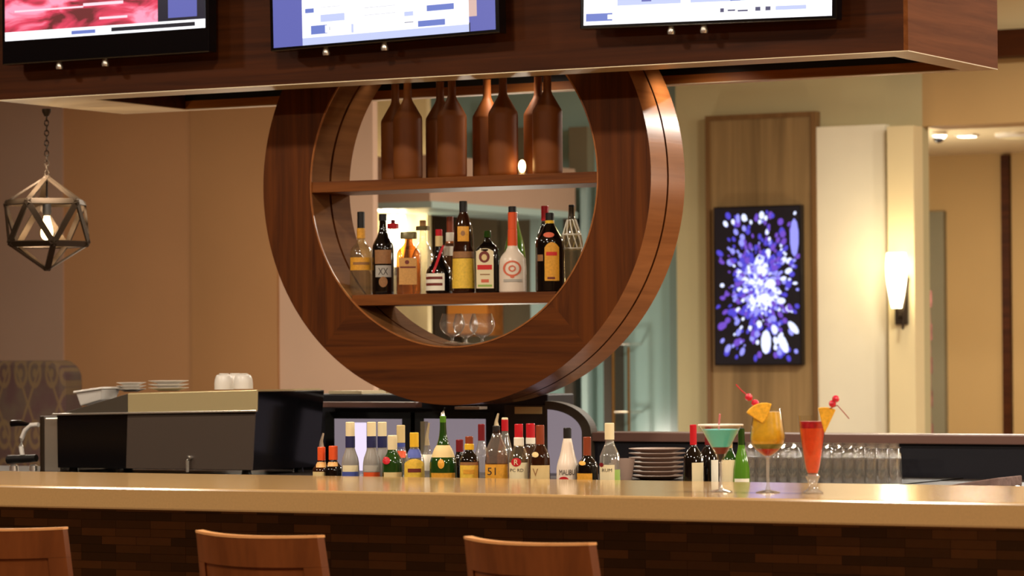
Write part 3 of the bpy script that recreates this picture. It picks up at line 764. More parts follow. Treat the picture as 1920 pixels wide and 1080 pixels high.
# ================================================================== FRONT BAR
xa, xb_ = -9.5, 3.2
def mosaic():
    m, nt, b = newmat('wood_mosaic'); N = nt.nodes.new; K = nt.links.new
    tc = N('ShaderNodeTexCoord'); sp = N('ShaderNodeSeparateXYZ'); K(tc.outputs['Object'], sp.inputs[0])
    cb = N('ShaderNodeCombineXYZ'); K(sp.outputs['X'], cb.inputs['X']); K(sp.outputs['Z'], cb.inputs['Y'])
    def brick(c1, c2, bias):
        br = N('ShaderNodeTexBrick'); K(cb.outputs[0], br.inputs['Vector'])
        br.inputs['Scale'].default_value = 1.0; br.inputs['Brick Width'].default_value = .118; br.inputs['Row Height'].default_value = .023
        br.inputs['Mortar Size'].default_value = .0006; br.inputs['Color1'].default_value = L(*c1); br.inputs['Color2'].default_value = L(*c2)
        br.inputs['Mortar'].default_value = L(26, 16, 10); br.inputs['Bias'].default_value = bias; br.offset = .41; br.offset_frequency = 3
        return br
    br = brick((84, 70, 50), (156, 126, 92), -.25)
    n = N('ShaderNodeTexNoise'); n.inputs['Scale'].default_value = 40; K(tc.outputs['Object'], n.inputs[0])
    mx = N('ShaderNodeMix'); mx.data_type = 'RGBA'; mx.blend_type = 'MULTIPLY'; mx.inputs['Factor'].default_value = .2
    K(br.outputs['Color'], mx.inputs['A']); K(n.outputs['Fac'], mx.inputs['B']); K(mx.outputs['Result'], b.inputs['Base Color'])
    b.inputs['Roughness'].default_value = .45
    return m
M['mosaic'] = mosaic()
fr = thing('bar_counter', 'long foreground bar with tan solid top and dark wood mosaic front', 'bar', (-3, YC0 + .3, 0))
boxo('countertop', xa + 3, xb_ + 3, -.3, YC1 - YC0 - .3, ZC - .061, ZC, M['top_stone'], fr, bevel=.006)
boxo('cladding', xa + .05 + 3, xb_ - .05 + 3, -.05, .0, .1, ZC - .062, M['mosaic'], fr)
boxo('frame', xa + .05 + 3, xb_ - .05 + 3, .001, .40, .1, ZC - .062, M['umber'], fr)
boxo('plinth', xa + .05 + 3, xb_ - .05 + 3, .03, .38, 0, .0995, M['black'], fr)
# work shelf behind it that carries the well bottles
ZW = .90
wk = thing('work_shelf', 'low steel work shelf behind the bar holding the well bottles', 'shelf', (-3, 8.03, 0))
boxo('shelf_board', xa + .1 + 3, xb_ - .1 + 3, 0, .50, ZW - .03, ZW, M['steel'], wk)
for X in (xa + .2, -6, -3, 0, 2.9):
    boxo('leg', X + 3 - .02, X + 3 + .02, .44, .48, 0, ZW - .031, M['steel'], wk)

# ---- well bottles (bases are hidden behind the bar top)
yw, yv = 8.14, 8.26
G = 'well bottles behind the bar top'
Z = ZW
ROW = 945
def wb(lab, px, prof, m, y=yw, **k):
    s = ppm(px, y)
    return bottle('well_bottle', lab, px, y, Z, prof + [(prof[-1][0], 990)], m, G, **k)
b = wb('small bottle with orange cap, leftmost in the well', 602, [(14, 862), (16, 868), (32, 878), (35, 886)], M['brown_glass'])
cap(b, 838, 863, 15, M['orange']); spout(b, 812, 838); patch(b, 866, 876, 592, 610, M['amber_label'], 'shoulder_band'); patch(b, 884, 900, 586, 616, M['tan_label'])
b = wb('small dark bottle with orange cap, second from left in the well', 624, [(14, 860), (16, 866), (32, 876), (36, 884)], M['dark_glass'])
cap(b, 836, 862, 17, M['orange'])
patch(b, 866, 874, 614, 632, M['amber_label'], 'shoulder_band')
vk = ('frosted grey vodka bottle with navy neck band, left of three', 'frosted grey vodka bottle with navy neck band and orange foot, middle of three', 'frosted grey vodka bottle with navy neck band, rear right of three')
for i, (px, y) in enumerate(((656, yw), (696, yw), (716, yv))):
    b = wb(vk[i], px, [(15, 818), (16, 838), (20, 846), (32, 862), (34, 884)], M['frost'], y)
    cap(b, 791, 818, 17, M['cream_label']); cap(b, 817, 839, 18, M['navy_label'], 'neck_band')
    ellipse(b, px, 828, 4, 4, M['tan_label'], 'emblem')
    if i == 0: patch(b, 872, 884, px - 14, px + 14, M['cream_label'], 'label'); patch(b, 884, 900, px - 15, px + 15, M['blue_print'], 'lower_label')
    if i == 1: patch(b, 885, 900, px - 15, px + 15, M['orange'], 'label'); patch(b, 872, 884, px - 14, px + 14, M['grey_print'], 'upper_label')
b = wb('green gin bottle with pale cap and red wax seal', 735, [(18, 843), (20, 849), (34, 860), (39, 872)], M['green_glass'])
cap(b, 816, 845, 18, M['cream_label']); ellipse(b, 724, 863, 7, 7, M['red'], 'wax_seal', off=.002); patch(b, 885, 902, 719, 752, M['tan_label'])
b = wb('cream capped bottle with blue and orange neck label', 751, [(13, 828), (15, 836), (22, 852), (34, 866)], M['clear'], yv + .03)
cap(b, 797, 830, 16, M['tan_label']); cap(b, 830, 843, 16, M['blue_print'], 'neck_label'); patch(b, 845, 858, 743, 760, M['orange'], 'shoulder_label')
b = wb('clear bottle with yellow cap and yellow arched label', 776, [(15, 836), (17, 842), (34, 856), (38, 868)], M['clear'])
cap(b, 811, 838, 17, M['yellow']); patch(b, 842, 858, 764, 788, M['blue_print'], 'shoulder_label'); l = patch(b, 860, 900, 757, 795, M['yellow_label'], dome=.22); patch(b, 878, 885, 764, 788, M['brown_print'], 'print_band', l, .0011)
b = wb('slim clear bottle with steel pour spout', 800, [(11, 835), (13, 848), (26, 862), (28, 876)], M['clear'], yv)
spout(b, 793, 835, M['steel']); patch(b, 852, 882, 790, 811, M['white_label'])
b = wb('long-necked green bottle with cream wrapped shoulder and gold label', 830, [(11, 785), (13, 812), (20, 830), (38, 850), (50, 864), (52, 878)], M['green_glass'])
cap(b, 780, 792, 12, M['bright_green'], 'mouth'); spout(b, 764, 781)
bm = bmesh.new(); z0, z1, z2 = b.z(857), b.z(842), b.z(829)
lathe(bm, smoothprof([(22 / b.s, z0), (17.5 / b.s, z1), (8 / b.s, z2), (3 / b.s, z2 + .001)], 2), 28, cap0=False); obj('shoulder_wrap', bm, M['tan_label'], b.root, smooth=True)
ellipse(b, 826, 869, 6, 9, M['gold_label'], 'label'); patch(b, 886, 900, 808, 852, M['gold_label'], 'foot_label')
b = wb('dark bottle with dark red cap behind the green bottle', 861, [(13, 845), (15, 852), (26, 866)], M['dark_glass'], yv + .03)
cap(b, 824, 847, 14, M['dark_red'])
b = wb('dark rum bottle with brown cap, yellow collar and yellow label', 879, [(14, 842), (17, 848), (34, 858), (38, 868)], M['dark_glass'])
cap(b, 818, 833, 15, M['rust']); cap(b, 832, 843, 18, M['yellow'], 'collar'); l = patch(b, 866, 872, 862, 895, M['brown_label'], 'upper_label'); l = patch(b, 872, 904, 862, 895, M['yellow_label']); patch(b, 880, 888, 868, 888, M['gold_label'], 'print_band', l, .0011)
b = wb('clear bottle with crimson cap behind the rum bottle', 902, [(12, 824), (14, 832), (22, 846), (30, 860)], M['clear'], yv + .03)
cap(b, 795, 826, 13, M['dark_red'])
b = wb('faceted crystal whisky decanter bottle with pour spout and gold label', 930, [(13, 806), (16, 820), (34, 838), (42, 852), (45, 900)], M['amber'], n=3.2)
spout(b, 775, 800, M['steel']); cap(b, 798, 812, 14, M['black'], 'stopper')
patch(b, 813, 868, 912, 948, M['clear'], 'cut_glass_shoulder', None, .002); l = patch(b, 870, 902, 909, 951, M['gold_label']); text(b, '51', 921, 876, 890, 15, M['dark_print'], l)
b = wb('red and white capped bottle behind the crystal decanter bottle', 946, [(12, 808), (14, 816), (26, 840), (30, 856)], M['clear'], yv + .03)
cap(b, 786, 808, 13, M['red']); cap(b, 783, 787, 12, M['cream_label'], 'cap_top')
b = wb('pale rum bottle with red cap and red round emblem', 972, [(15, 820), (18, 836), (32, 850), (39, 864)], M['pale_gold'])
cap(b, 795, 821, 16, M['red']); cap(b, 820, 836, 19, M['white_label'], 'neck_label'); l = patch(b, 867, 906, 954, 988, M['cream_label']); ellipse(b, 967, 866, 9, 8, M['red'], 'emblem', off=.0016); text(b, 'R', 967, 861, 871, 7, M['cream_label'], l, .0022)
text(b, 'PC RD', 968, 878, 884, 24, M['dark_print'], l)
b = wb('red capped bottle tucked behind the red emblem rum bottle', 994, [(14, 820), (17, 834), (28, 848), (36, 860)], M['amber'], yv)
cap(b, 794, 821, 17, M['red']); cap(b, 820, 832, 18, M['white_label'], 'neck_label')
b = wb('brown whisky bottle with rust cap and tan label marked V', 1012, [(14, 830), (17, 836), (32, 850), (37, 862)], M['brown_glass'])
cap(b, 797, 833, 16, M['rust']); ellipse(b, 1003, 852, 6, 5, M['tan_label'], 'seal'); l = patch(b, 872, 908, 993, 1029, M['tan_label']); text(b, 'V', 1003, 878, 892, 10, M['brown_label'], l)
b = wb('white coconut-rum bottle with black cap and dark lettering', 1063, [(15, 822), (19, 830), (26, 850), (38, 868), (42, 880)], M['white_body'])
cap(b, 802, 824, 15, M['black']); text(b, 'MALIBU', 1062, 880, 890, 28, M['dark_print']); ellipse(b, 1056, 899, 9, 6, M['red'], 'emblem')
b = wb('black liqueur bottle with brown neck and orange foot label', 1100, [(13, 850), (17, 858), (34, 866), (41, 876)], M['dark_glass'])
cap(b, 819, 854, 15, M['rust'], 'foil'); ellipse(b, 1091, 868, 6, 4, M['gold_label'], 'emblem'); patch(b, 887, 908, 1081, 1109, M['gold_label'])
b = wb('clear bottle with tall white cap and cream label, right end of the spirits', 1142, [(15, 823), (17, 832), (30, 846), (40, 858)], M['clear'])
cap(b, 793, 824, 18, M['cream_label']); l = patch(b, 871, 908, 1124, 1151, M['cream_label']); text(b, 'RUM', 1137, 878, 884, 18, M['dark_print'], l); patch(b, 880, 908, 1151, 1161, M['green_label'], 'side_label'); ellipse(b, 1127, 871, 4, 4, M['dark_red'], 'emblem')
G = 'wine bottles in the well'
b = wb('black wine bottle with red foil and cream label beside the blue cocktail', 1299, [(12, 832), (14, 838), (28, 848), (40, 862)], M['dark_glass'])
cap(b, 796, 834, 13, M['red'], 'foil'); patch(b, 867, 915, 1296, 1317, M['cream_label'])
b = wb('black wine bottle with dark foil standing behind the martini glass', 1327, [(12, 832), (14, 838), (26, 846), (40, 858)], M['dark_glass'], yv)
cap(b, 798, 834, 13, M['dark_red'], 'foil'); patch(b, 862, 915, 1332, 1345, M['white_label'])
b = wb('green wine bottle with cream label right of the martini stem', 1366, [(12, 838), (14, 845), (24, 855), (32, 866)], M['green_glass'])
cap(b, 806, 840, 13, M['tan_label'], 'foil'); patch(b, 862, 915, 1352, 1379, M['cream_label'])
b = wb('leaf green wine bottle with low white label, rightmost in the well', 1389, [(12, 832), (14, 842), (22, 856), (33, 886)], M['bright_green'])
cap(b, 803, 834, 13, M['green_glass'], 'foil'); patch(b, 897, 916, 1376, 1403, M['white_label'])
# small bar tool left of the plates
t = thing('bottle_pourer', 'small black and white pourer cap lying beside the white-capped bottle', 'pourer', (xat(1178, yw), yw + .02, ZW + .066))
bm = bmesh.new(); lathe(bm, [(.022, 0), (.024, .012), (.018, .03), (.0, .034)], 16); obj('base', bm, M['black_gloss'], t, smooth=True)
t.location.z = ZW
bm = bmesh.new(); lathe(bm, [(.012, .034), (.014, .06), (.02, .085), (.0, .092)], 16); obj('collar', bm, M['white'], t, smooth=True)
t.scale = (1.3, 1.3, 1.25)

# ================================================================== BACK BAR
ZB = .985; yb0, yb1 = 9.72, 10.465
bb = thing('back_bar', 'dark back bar counter with steel edged top behind the bottles', 'back bar', (-3, yb0, 0))
boxo('worktop', -12.5, 5.6, 0, yb1 - yb0, ZB - .03, ZB, M['dark_grey'], bb, bevel=.003)
boxo('front_edge', -12.5, 5.6, -.012, -.0005, ZB - .03, ZB - .002, M['orange_wood'], bb)
boxo('cabinet', -12.45, 5.55, .03, yb1 - yb0 - .02, 0, ZB - .0305, M['navy'], bb)
# partition with ledge behind the right-hand part
yp = 10.56
xl0 = xat(1083, yp, 820)
pt = thing('back_partition', 'low black partition with mauve-brown cap behind the glass racks', 'partition', (xl0, yp, 0))
zl0, zl1 = zat(1500, 831, yp), zat(1500, 813, yp)
boxo('panel', 0, 3.9 - xl0, .0, .10, 0, zl0, M['navy'], pt)
boxo('ledge_cap', 0, 3.9 - xl0, -.02, .16, zl0 + .0005, zl1, M['ledge'], pt, bevel=.004)

# ---- racked glasses at right
G = 'stacked glasses on the back bar'
proto = None
lab = 'clear glass in the dense rows of glasses on the back bar'
zg = ZB + .004
mt = boxo('bar_mat', xat(1396, 9.95, 890), xat(1690, 9.95, 890) + .02, 9.86, 10.46, ZB + .0005, ZB + .004, M['black']); tag(mt, 'thin black bar mat beneath the rows of glasses', 'bar mat')
x_a, x_b = xat(1402, 9.92, 890), xat(1682, 9.92, 890)
rows = [9.92, 10.04, 10.16, 10.28, 10.40]
for ri, yy in enumerate(rows):
    n = 14
    xa_, xb2 = xat(1408, yy, 880), xat(1676, yy, 880)
    for k in range(n):
        X = xa_ + (xb2 - xa_) * k / (n - 1)
        if proto is None:
            proto = thing('tumbler_glass', lab, 'glass', (X, yy, zg), 0, G)
            bm = bmesh.new(); lathe(bm, [(.0245, 0), (.025, .004), (.023, .075), (.021, .098), (.018, .101)], 14, cap1=True, cap0=False); obj('bowl', bm, M['stack_glass'], proto, smooth=True)
            bm = bmesh.new(); lathe(bm, [(.004, .102), (.004, .112), (.021, .1165), (.021, .119)], 14); obj('foot', bm, M['stack_glass'], proto, smooth=True)
        else:
            r2_ = proto.copy(); COL.objects.link(r2_); r2_.location = (X + random.uniform(-.004, .004), yy, zg)
            for ch in list(proto.children):
                c2 = ch.copy(); COL.objects.link(c2); c2.parent = r2_

# ---- plate stack and cups between wine and spirits
yq = 10.05
def stack(px, y, n, r, th, nm, lab, m, group, zstart=None):
    x = xat(px, y, 870); z = ZB if zstart is None else zstart; last = None; out = []
    for k in range(n):
        bm = bmesh.new(); lathe(bm, [(r * .55, 0), (r * .6, .002), (r, th * .9), (r, th), (r * .6, .006), (0, .005)], 28, cap1=False)
        o = obj(nm, bm, m, loc=(x, y, z + k * th), smooth=True)
        tag(o, lab(k, n), 'plate', group); out.append(o)
    return out
ordn = ['bottom', 'second', 'third', 'fourth', 'fifth', 'sixth', 'seventh', 'top']
M['grey_china'] = mat('grey_brown_china', (176, 150, 136), .35)
stack(1232, yq, 7, .098, .0155, 'side_plate', lambda k, n: '%s grey-brown side plate of the stack left of the wine bottles' % ('topmost' if k == n - 1 else ordn[k] + '-from-bottom' if k else 'lowest'), M['grey_china'], 'side plates stacked on the back bar')
def cupobj(nm, lab, x, y, z, r, h, m, group=None, handle=True, rz=0):
    t = thing(nm, lab, 'cup', (x, y, z), rz, group)
    bm = bmesh.new(); lathe(bm, [(r * .6, 0), (r * .66, .004), (r, h), (r * .92, h), (r * .58, .008), (0, .006)], 24, cap1=False); obj('bowl', bm, m, t, smooth=True)
    if handle:
        bm = bmesh.new(); tube(bm, [(r * .85, 0, h * .8), (r * 1.35, 0, h * .75), (r * 1.4, 0, h * .45), (r * .8, 0, h * .3)], .004, 8); obj('handle', bm, m, t, smooth=True)
    return t
cupobj('coffee_cup', 'pinkish cup left of the side plate stack', xat(1197, yq, 870), yq - .1, ZB, .034, .075, M['grey_china'], rz=2)
cupobj('coffee_cup', 'dim cup beside the white-capped bottle on the back bar', xat(1172, yq, 870), yq - .04, ZB, .032, .07, M['grey_china'], rz=3)
# steel sink board and folded towel, right
a, c = xat(1770, 9.82, 895), xat(1880, 9.82, 895)
bm = bmesh.new()
vs = []
for (X, Zz) in ((a, ZB), (c, ZB), (c, ZB + .034), (a + .06, ZB + .012)):
    vs.append([bm.verts.new((X, 9.78, Zz)), bm.verts.new((X, 10.0, Zz))])
for i in range(4):
    A, C = vs[i], vs[(i + 1) % 4]; bm.faces.new([A[0], C[0], C[1], A[1]])
bm.faces.new([v[0] for v in vs]); bm.faces.new([v[1] for v in vs])
tag(obj('folded_cloth', bm, mat('grey_bar_cloth', (128, 104, 98), .9, noise=.15, nscale=40, bump=.5), bevel=.004), 'grey folded bar cloth on the back bar at far right', 'cloth')
x2 = xat(1900, 8.13, 905)
bm = bmesh.new(); lathe(bm, [(.085, 0), (.09, .11), (.07, .145), (.0, .166)], 24)
tag(obj('napkin_pile', bm, M['white'], loc=(x2, 8.16, ZW), smooth=True), 'white napkin pile just showing over the bar top at far right', 'napkins')

# ---- black display cooler with lit windows under the round shelf
ye = 10.53
xe0, xe1 = xat(486, ye, 800), xat(1020, ye, 800)
ck = thing('display_cooler', 'black cooler with lit lavender windows under the round shelf', 'cooler', (xe0, ye, 0))
zk = zat(560, 739, ye); wK = xe1 - xe0
bx = lambda p: xat(p, ye, 820) - xe0
def zz(r, p=800): return zat(p, r, ye)
boxo('body', 0, wK, .03, .24, 0, zk, M['navy'], ck, bevel=.006)
M['lit'] = emit('lavender_interior', (176, 160, 170), .5); M['lit2'] = emit('bright_interior', (240, 224, 250), 1.0)
for p0, p1 in ((622, 758), (790, 915)):
    o = boxo('door', bx(p0 - 12), bx(p1 + 12), .0, .0295, zz(940, p0), zz(772, p0), M['black'], ck)
    boxo('window', bx(p0 + 6), bx(p1 - 4), -.003, -.0005, zz(930, p0), zz(785, p0), M['lit'], o)
    boxo('lamp_strip', bx(p0 + 44), bx(p0 + 66), -.006, -.0032, zz(900, p0), zz(792, p0), M['lit2'], o) if p0 == 622 else None
boxo('handle', bx(796), bx(804), -.03, -.0045, zz(910), zz(790), M['steel'], ck)
boxo('top_rail', bx(612), bx(792), -.05, .0, zz(764, 700), zz(753, 700), M['ledge'], ck, bevel=.003)
boxo('control_panel', bx(946), bx(1022), .0, .0295, zz(900), zz(760), M['dark_grey'], ck)
boxo('badge', bx(966), bx(1017), -.003, -.0005, zz(776, 990), zz(763, 990), M['tan_label'], ck)
# rounded hood at its right end
hd = thing('ice_bin', 'dark arched ice bin with lavender front right of the cooler', 'ice bin', (xe1 + .005, ye, 0))
xr = xat(1108, ye, 805) - xe1 - .005; zt_, zb_ = zz(752, 1000), 0
R_ = xr; prof = []
n = 20; zc_ = zt_ - R_ * .62
for k in range(n + 1):
    a = PI / 2 * k / n; prof.append((R_ * math.sin(a), zc_ + R_ * .62 * math.cos(a)))
bm = bmesh.new()
outer = [(0, zt_)] + prof[1:] + [(R_, 0), (0, 0)]
f = [bm.verts.new((x, .0, z)) for x, z in outer]; g = [bm.verts.new((x, .05, z)) for x, z in outer]
bm.faces.new(f); bm.faces.new(g)
for i in range(len(f)): bm.faces.new([f[i], f[(i + 1) % len(f)], g[(i + 1) % len(f)], g[i]])
obj('hood', bm, M['umber'], hd)
bm = bmesh.new(); kx = .80
inner = [(.012, zc_ + R_ * .62 * .74)] + [(x * kx, zc_ + (z - zc_) * .74) for x, z in prof[1:]] + [(R_ * kx, .6), (.012, .6)]
f = [bm.verts.new((x, -.004, z)) for x, z in inner]; g = [bm.verts.new((x, -.0005, z)) for x, z in inner]
bm.faces.new(f); bm.faces.new(g)
for i in range(len(f)): bm.faces.new([f[i], f[(i + 1) % len(f)], g[(i + 1) % len(f)], g[i]])
obj('front_window', bm, M['lit'], hd)
# papers on top of the cooler
o = boxo('paper_sheet', xe0 + bx(606), xe0 + bx(668), ye + .04, ye + .22, zk + .0005, zk + .012, M['cream_label']); tag(o, 'cream paper pad lying on the cooler left of the round shelf', 'paper')
o = boxo('order_slip', xe0 + bx(868), xe0 + bx(914), ye - .115, ye - .055, zz(767, 890), zz(762, 890), M['white'])
tag(o, 'white order slips sticking out under the bottom of the round shelf', 'paper')
boxo('slip_rail', 0, 0, 0, 0, 0, 0, M['black']) if False else None
o.location.y += .0545

# ================================================================== ESPRESSO MACHINE
ym = 9.86
X0, X1 = xat(107, ym, 820), xat(482, ym, 820)
es = thing('espresso_machine', 'large black and chrome espresso machine with sloped steel cup tray', 'espresso machine', (X0, ym, ZB))
w = X1 - X0
ex = lambda p: xat(p, ym, 800) - X0
exd = lambda p, dy: xat(p, ym + dy, 800) - X0
ez = lambda r, p=300: zat(p, r, ym) - ZB
bm = bmesh.new()
pts = [(0, .02), (w - .03, .02), (w, ez(734, 482)), (ex(250), ez(740, 242)), (0, ez(779, 107))]
f = [bm.verts.new((x, 0, z)) for x, z in pts]; g = [bm.verts.new((x, .46, z)) for x, z in pts]
bm.faces.new(f); bm.faces.new(g)
for i in range(5): bm.faces.new([f[i], f[(i + 1) % 4], g[(i + 1) % 4], g[i]])
obj('body', bm, M['black_gloss'], es, bevel=.004)
def prism(name, pts, y0, y1, m, par, bevel=.0):
    bm = bmesh.new(); f = [bm.verts.new((x, y0, z)) for x, z in pts]; g = [bm.verts.new((x, y1, z)) for x, z in pts]
    bm.faces.new(f); bm.faces.new(g)
    for i in range(len(pts)): bm.faces.new([f[i], f[(i + 1) % len(pts)], g[(i + 1) % len(pts)], g[i]])
    return obj(name, bm, m, par, bevel=bevel)
prism('side_panel', [(ex(238), .022), (ex(474), .022), (ex(480), ez(776, 480)), (ex(241), ez(778, 241))], -.006, -.0005, M['warm_grey'], es)
prism('tray_end', [(ex(107), ez(778.5, 107)), (ex(241.5), ez(776, 242)), (ex(241.5), ez(738, 242)), (ex(160), ez(762, 160))], -.006, -.0003, M['umber'], es, .002)
prism('cup_tray', [(ex(484), ez(771.5, 484)), (ex(485), ez(731, 485)), (ex(242), ez(738, 242)), (ex(242), ez(776, 242))], -.008, -.0003, M['tray'], es, .002)
prism('tray_top', [(ex(250), ez(739, 242)), (w - .004, ez(733.5, 482)), (w - .004, ez(731, 482)), (ex(242), ez(737, 242))], .0, .44, M['tray'], es)
prism('tray_rail', [(ex(100), ez(779, 107)), (ex(486), ez(772.5, 484)), (ex(486), ez(768.5, 484)), (ex(104), ez(775, 107))], -.018, -.0085, M['chrome'], es, .002)
boxo('front_column', ex(76), ex(106), .02, .44, .0, ez(784, 90), M['chrome'], es, bevel=.006)
boxo('front_edge', ex(68), ex(75.5), .02, .44, .0, ez(780, 80), M['brass'], es, bevel=.004)
bm = bmesh.new()
tube(bm, [(exd(72, .06), .06, ez(797, 70)), (exd(58, .06), .06, ez(798, 55)), (exd(47, .06), .06, ez(808, 47)), (exd(41, .06), .06, ez(822, 42)), (exd(39, .06), .06, ez(838, 39)), (exd(42, .06), .06, ez(856, 42))], .009, 10)
obj('steam_wand', bm, M['white'], es, smooth=True)
bm = bmesh.new(); tube(bm, [(exd(22, .06), .06, ez(795, 22)), (exd(36, .06), .06, ez(794, 36)), (exd(56, .06), .06, ez(797, 54))], [.013, .012, .007], 10); obj('steam_knob', bm, M['black_gloss'], es, smooth=True)
bm = bmesh.new(); tube(bm, [(exd(15, .05), .05, ez(863, 15)), (exd(68, .05), .05, ez(860, 67))], [.017, .014], 12); obj('portafilter_handle', bm, M['black'], es, smooth=True)
for p_ in (26, 63):
    bm = bmesh.new(); lathe(bm, [(.018, .0), (.016, .02), (.010, .024)], 14)
    for v in bm.verts: v.co += Vector((exd(p_, .05), .05, ez(884, p_)))
    obj('drip_nozzle', bm, M['chrome'], es, smooth=True)
bm = bmesh.new(); tube(bm, [(ex(360), -.02, ez(855)), (ex(357), -.02, ez(862)), (ex(357), -.02, ez(884))], [.009, .007, .006], 8)
tube(bm, [(ex(360), -.02, ez(857)), (ex(360), 0, ez(857))], .007, 8); obj('drain_tap', bm, M['chrome'], es, smooth=True)
for X in (.04, w - .08):
    for Y in (.05, .4):
        bm = bmesh.new(); lathe(bm, [(.02, 0), (.016, .0205)], 12)
        for v in bm.verts: v.co += Vector((X, Y, 0))
        obj('foot', bm, M['black'], es)
zt1 = ZB + ez(731, 400)
# crockery on the tray
tray_z = lambda p: ZB + (ez(738, 242) + (ez(731, 485) - ez(738, 242)) * (p - 242) / 243 if p >= 242 else ez(764, 160) + (ez(738, 242) - ez(764, 160)) * (p - 160) / 82)
sets = ((315, ym + .17, 2, .082, .0135, 'right saucer stack'), )
def saucers(px, y, n, r, th, where):
    zb0 = tray_z(px) + .004
    for k in range(n):
        bm = bmesh.new(); lathe(bm, [(r * .5, 0), (r * .55, .002), (r, th * .92), (r, th), (r * .55, .006), (0, .005)], 28, cap1=False)
        o = obj('saucer', bm, M['white'], loc=(xat(px, y, 720), y, zb0 + k * th * 1.05), smooth=True)
        tag(o, '%s white saucer in the %s on the espresso machine' % (('lower', 'upper')[k] if n == 2 else ('lowest', 'middle', 'topmost')[k], where), 'saucer', 'white saucers on the espresso machine')
saucers(316, ym + .16, 3, .076, .0125, 'right-hand stack')
saucers(246, ym + .20, 3, .056, .0115, 'left-hand stack')
# square serving dish on the sloping end
t = thing('serving_dish', 'white square serving dish tipped on left end of the espresso machine', 'dish', (xat(184, ym + .12, 740), ym + .12, ZB + ez(764, 160) + .004))
bm = bmesh.new(); vs0 = [(-.06, -.06, 0), (.06, -.06, .028), (.06, .06, .028), (-.06, .06, 0)]
lo = [bm.verts.new(Vector(v) * .8) for v in vs0]; hi = [bm.verts.new(Vector((v[0], v[1], .056 + v[0] * .12))) for v in vs0]
bm.faces.new(lo); bm.faces.new(hi)
for i in range(4): bm.faces.new([lo[i], lo[(i + 1) % 4], hi[(i + 1) % 4], hi[i]])
obj('bowl', bm, M['white'], t, bevel=.004)
bm = bmesh.new(); hv = [Vector((v[0] * 1.12, v[1] * 1.12, .0565 + v[0] * .13)) for v in vs0]
f = [bm.verts.new(v) for v in hv]; g = [bm.verts.new(v + Vector((0, 0, .008))) for v in hv]
bm.faces.new(f); bm.faces.new(g)
for i in range(4): bm.faces.new([f[i], f[(i + 1) % 4], g[(i + 1) % 4], g[i]])
obj('rim', bm, M['white'], t, bevel=.002)
# upturned cups at the right end of the tray
for k, (p_, dy, wh) in enumerate(((420, .12, 'left'), (440, .22, 'rear'), (456, .12, 'right'))):
    x = xat(p_, ym + dy, 720); z = tray_z(p_) + .004; h = zat(437, 702, ym + .15) - z
    t = thing('espresso_cup', '%s upturned white cup of three on right end of espresso machine' % wh, 'cup', (x, ym + dy, z), 0, 'upturned cups on the espresso machine')
    r = .036
    bm = bmesh.new(); lathe(bm, smoothprof([(r, 0), (r, h * .55), (r * .82, h * .93), (r * .6, h), (0, h)], 1), 24, cap0=True); obj('bowl', bm, M['white'], t, smooth=True)
    bm = bmesh.new(); lathe(bm, [(r * .5, h + .0003), (r * .5, h + .004)], 18); obj('foot_ring', bm, M['white'], t, smooth=True)

# ================================================================== BOOTH
def damask():
    m, nt, b = newmat('damask_upholstery'); N = nt.nodes.new; K = nt.links.new
    def math_(op, a=None, c=None, **kw):
        q = N('ShaderNodeMath'); q.operation = op
        for i, v in enumerate((a, c)):
            if v is None: continue
            if isinstance(v, (int, float)): q.inputs[i].default_value = v
            else: K(v, q.inputs[i])
        return q.outputs[0]
    tc = N('ShaderNodeTexCoord'); sp = N('ShaderNodeSeparateXYZ'); K(tc.outputs['Object'], sp.inputs[0])
    px = math_('ABSOLUTE', math_('SUBTRACT', math_('PINGPONG', math_('ADD', sp.outputs['X'], 10.03), .17), .085))
    px = math_('PINGPONG', math_('ADD', sp.outputs['X'], 10.03), .10)
    row = math_('PINGPONG', math_('ADD', sp.outputs['Z'], 10.0), .26)
    d1 = math_('SQRT', math_('ADD', math_('POWER', math_('SUBTRACT', px, .055), 2.0), math_('POWER', math_('MULTIPLY', math_('SUBTRACT', row, .10), .55), 2.0)))
    ring = math_('LESS_THAN', math_('ABSOLUTE', math_('SUBTRACT', d1, .036)), .0075)
    core = math_('LESS_THAN', d1, .013)
    stem = math_('LESS_THAN', math_('ABSOLUTE', math_('SUBTRACT', px, math_('MULTIPLY', row, .38))), .007)
    pat = math_('MAXIMUM', math_('MAXIMUM', ring, core), stem)
    n = N('ShaderNodeTexNoise'); n.inputs['Scale'].default_value = 9; n.inputs['Detail'].default_value = 5; K(tc.outputs['Object'], n.inputs[0])
    r = N('ShaderNodeValToRGB'); e = r.color_ramp.elements; e[0].position = .38; e[0].color = L(44, 17, 14); e[1].position = .62; e[1].color = L(50, 34, 22)
    K(n.outputs['Fac'], r.inputs[0])
    mx = N('ShaderNodeMix'); mx.data_type = 'RGBA'; K(math_('MULTIPLY', pat, .55), mx.inputs['Factor']); K(r.outputs[0], mx.inputs['A']); mx.inputs['B'].default_value = L(80, 60, 26)
    K(mx.outputs['Result'], b.inputs['Base Color']); b.inputs['Roughness'].default_value = .85
    return m
M['damask'] = damask()
yz = 13.6
bx0, bx1 = xat(-260, yz, 700), xat(131, yz, 700); bz1 = zat(60, 676, yz)
bo = thing('booth', 'high backed booth upholstered in brown scroll damask at left', 'booth', ((bx0 + bx1) / 2, yz, 0))
hw = (bx1 - bx0) / 2; r = .10; pts = [(-hw, .12)]
for k in range(7): a = PI - PI / 2 * k / 6; pts.append((-hw + r + r * math.cos(a), bz1 - r + r * math.sin(a)))
for k in range(7): a = PI / 2 - PI / 2 * k / 6; pts.append((hw - r + r * math.cos(a), bz1 - r + r * math.sin(a)))
pts.append((hw, .12))
prism('backrest', pts, -.06, .12, M['damask'], bo, bevel=.025)
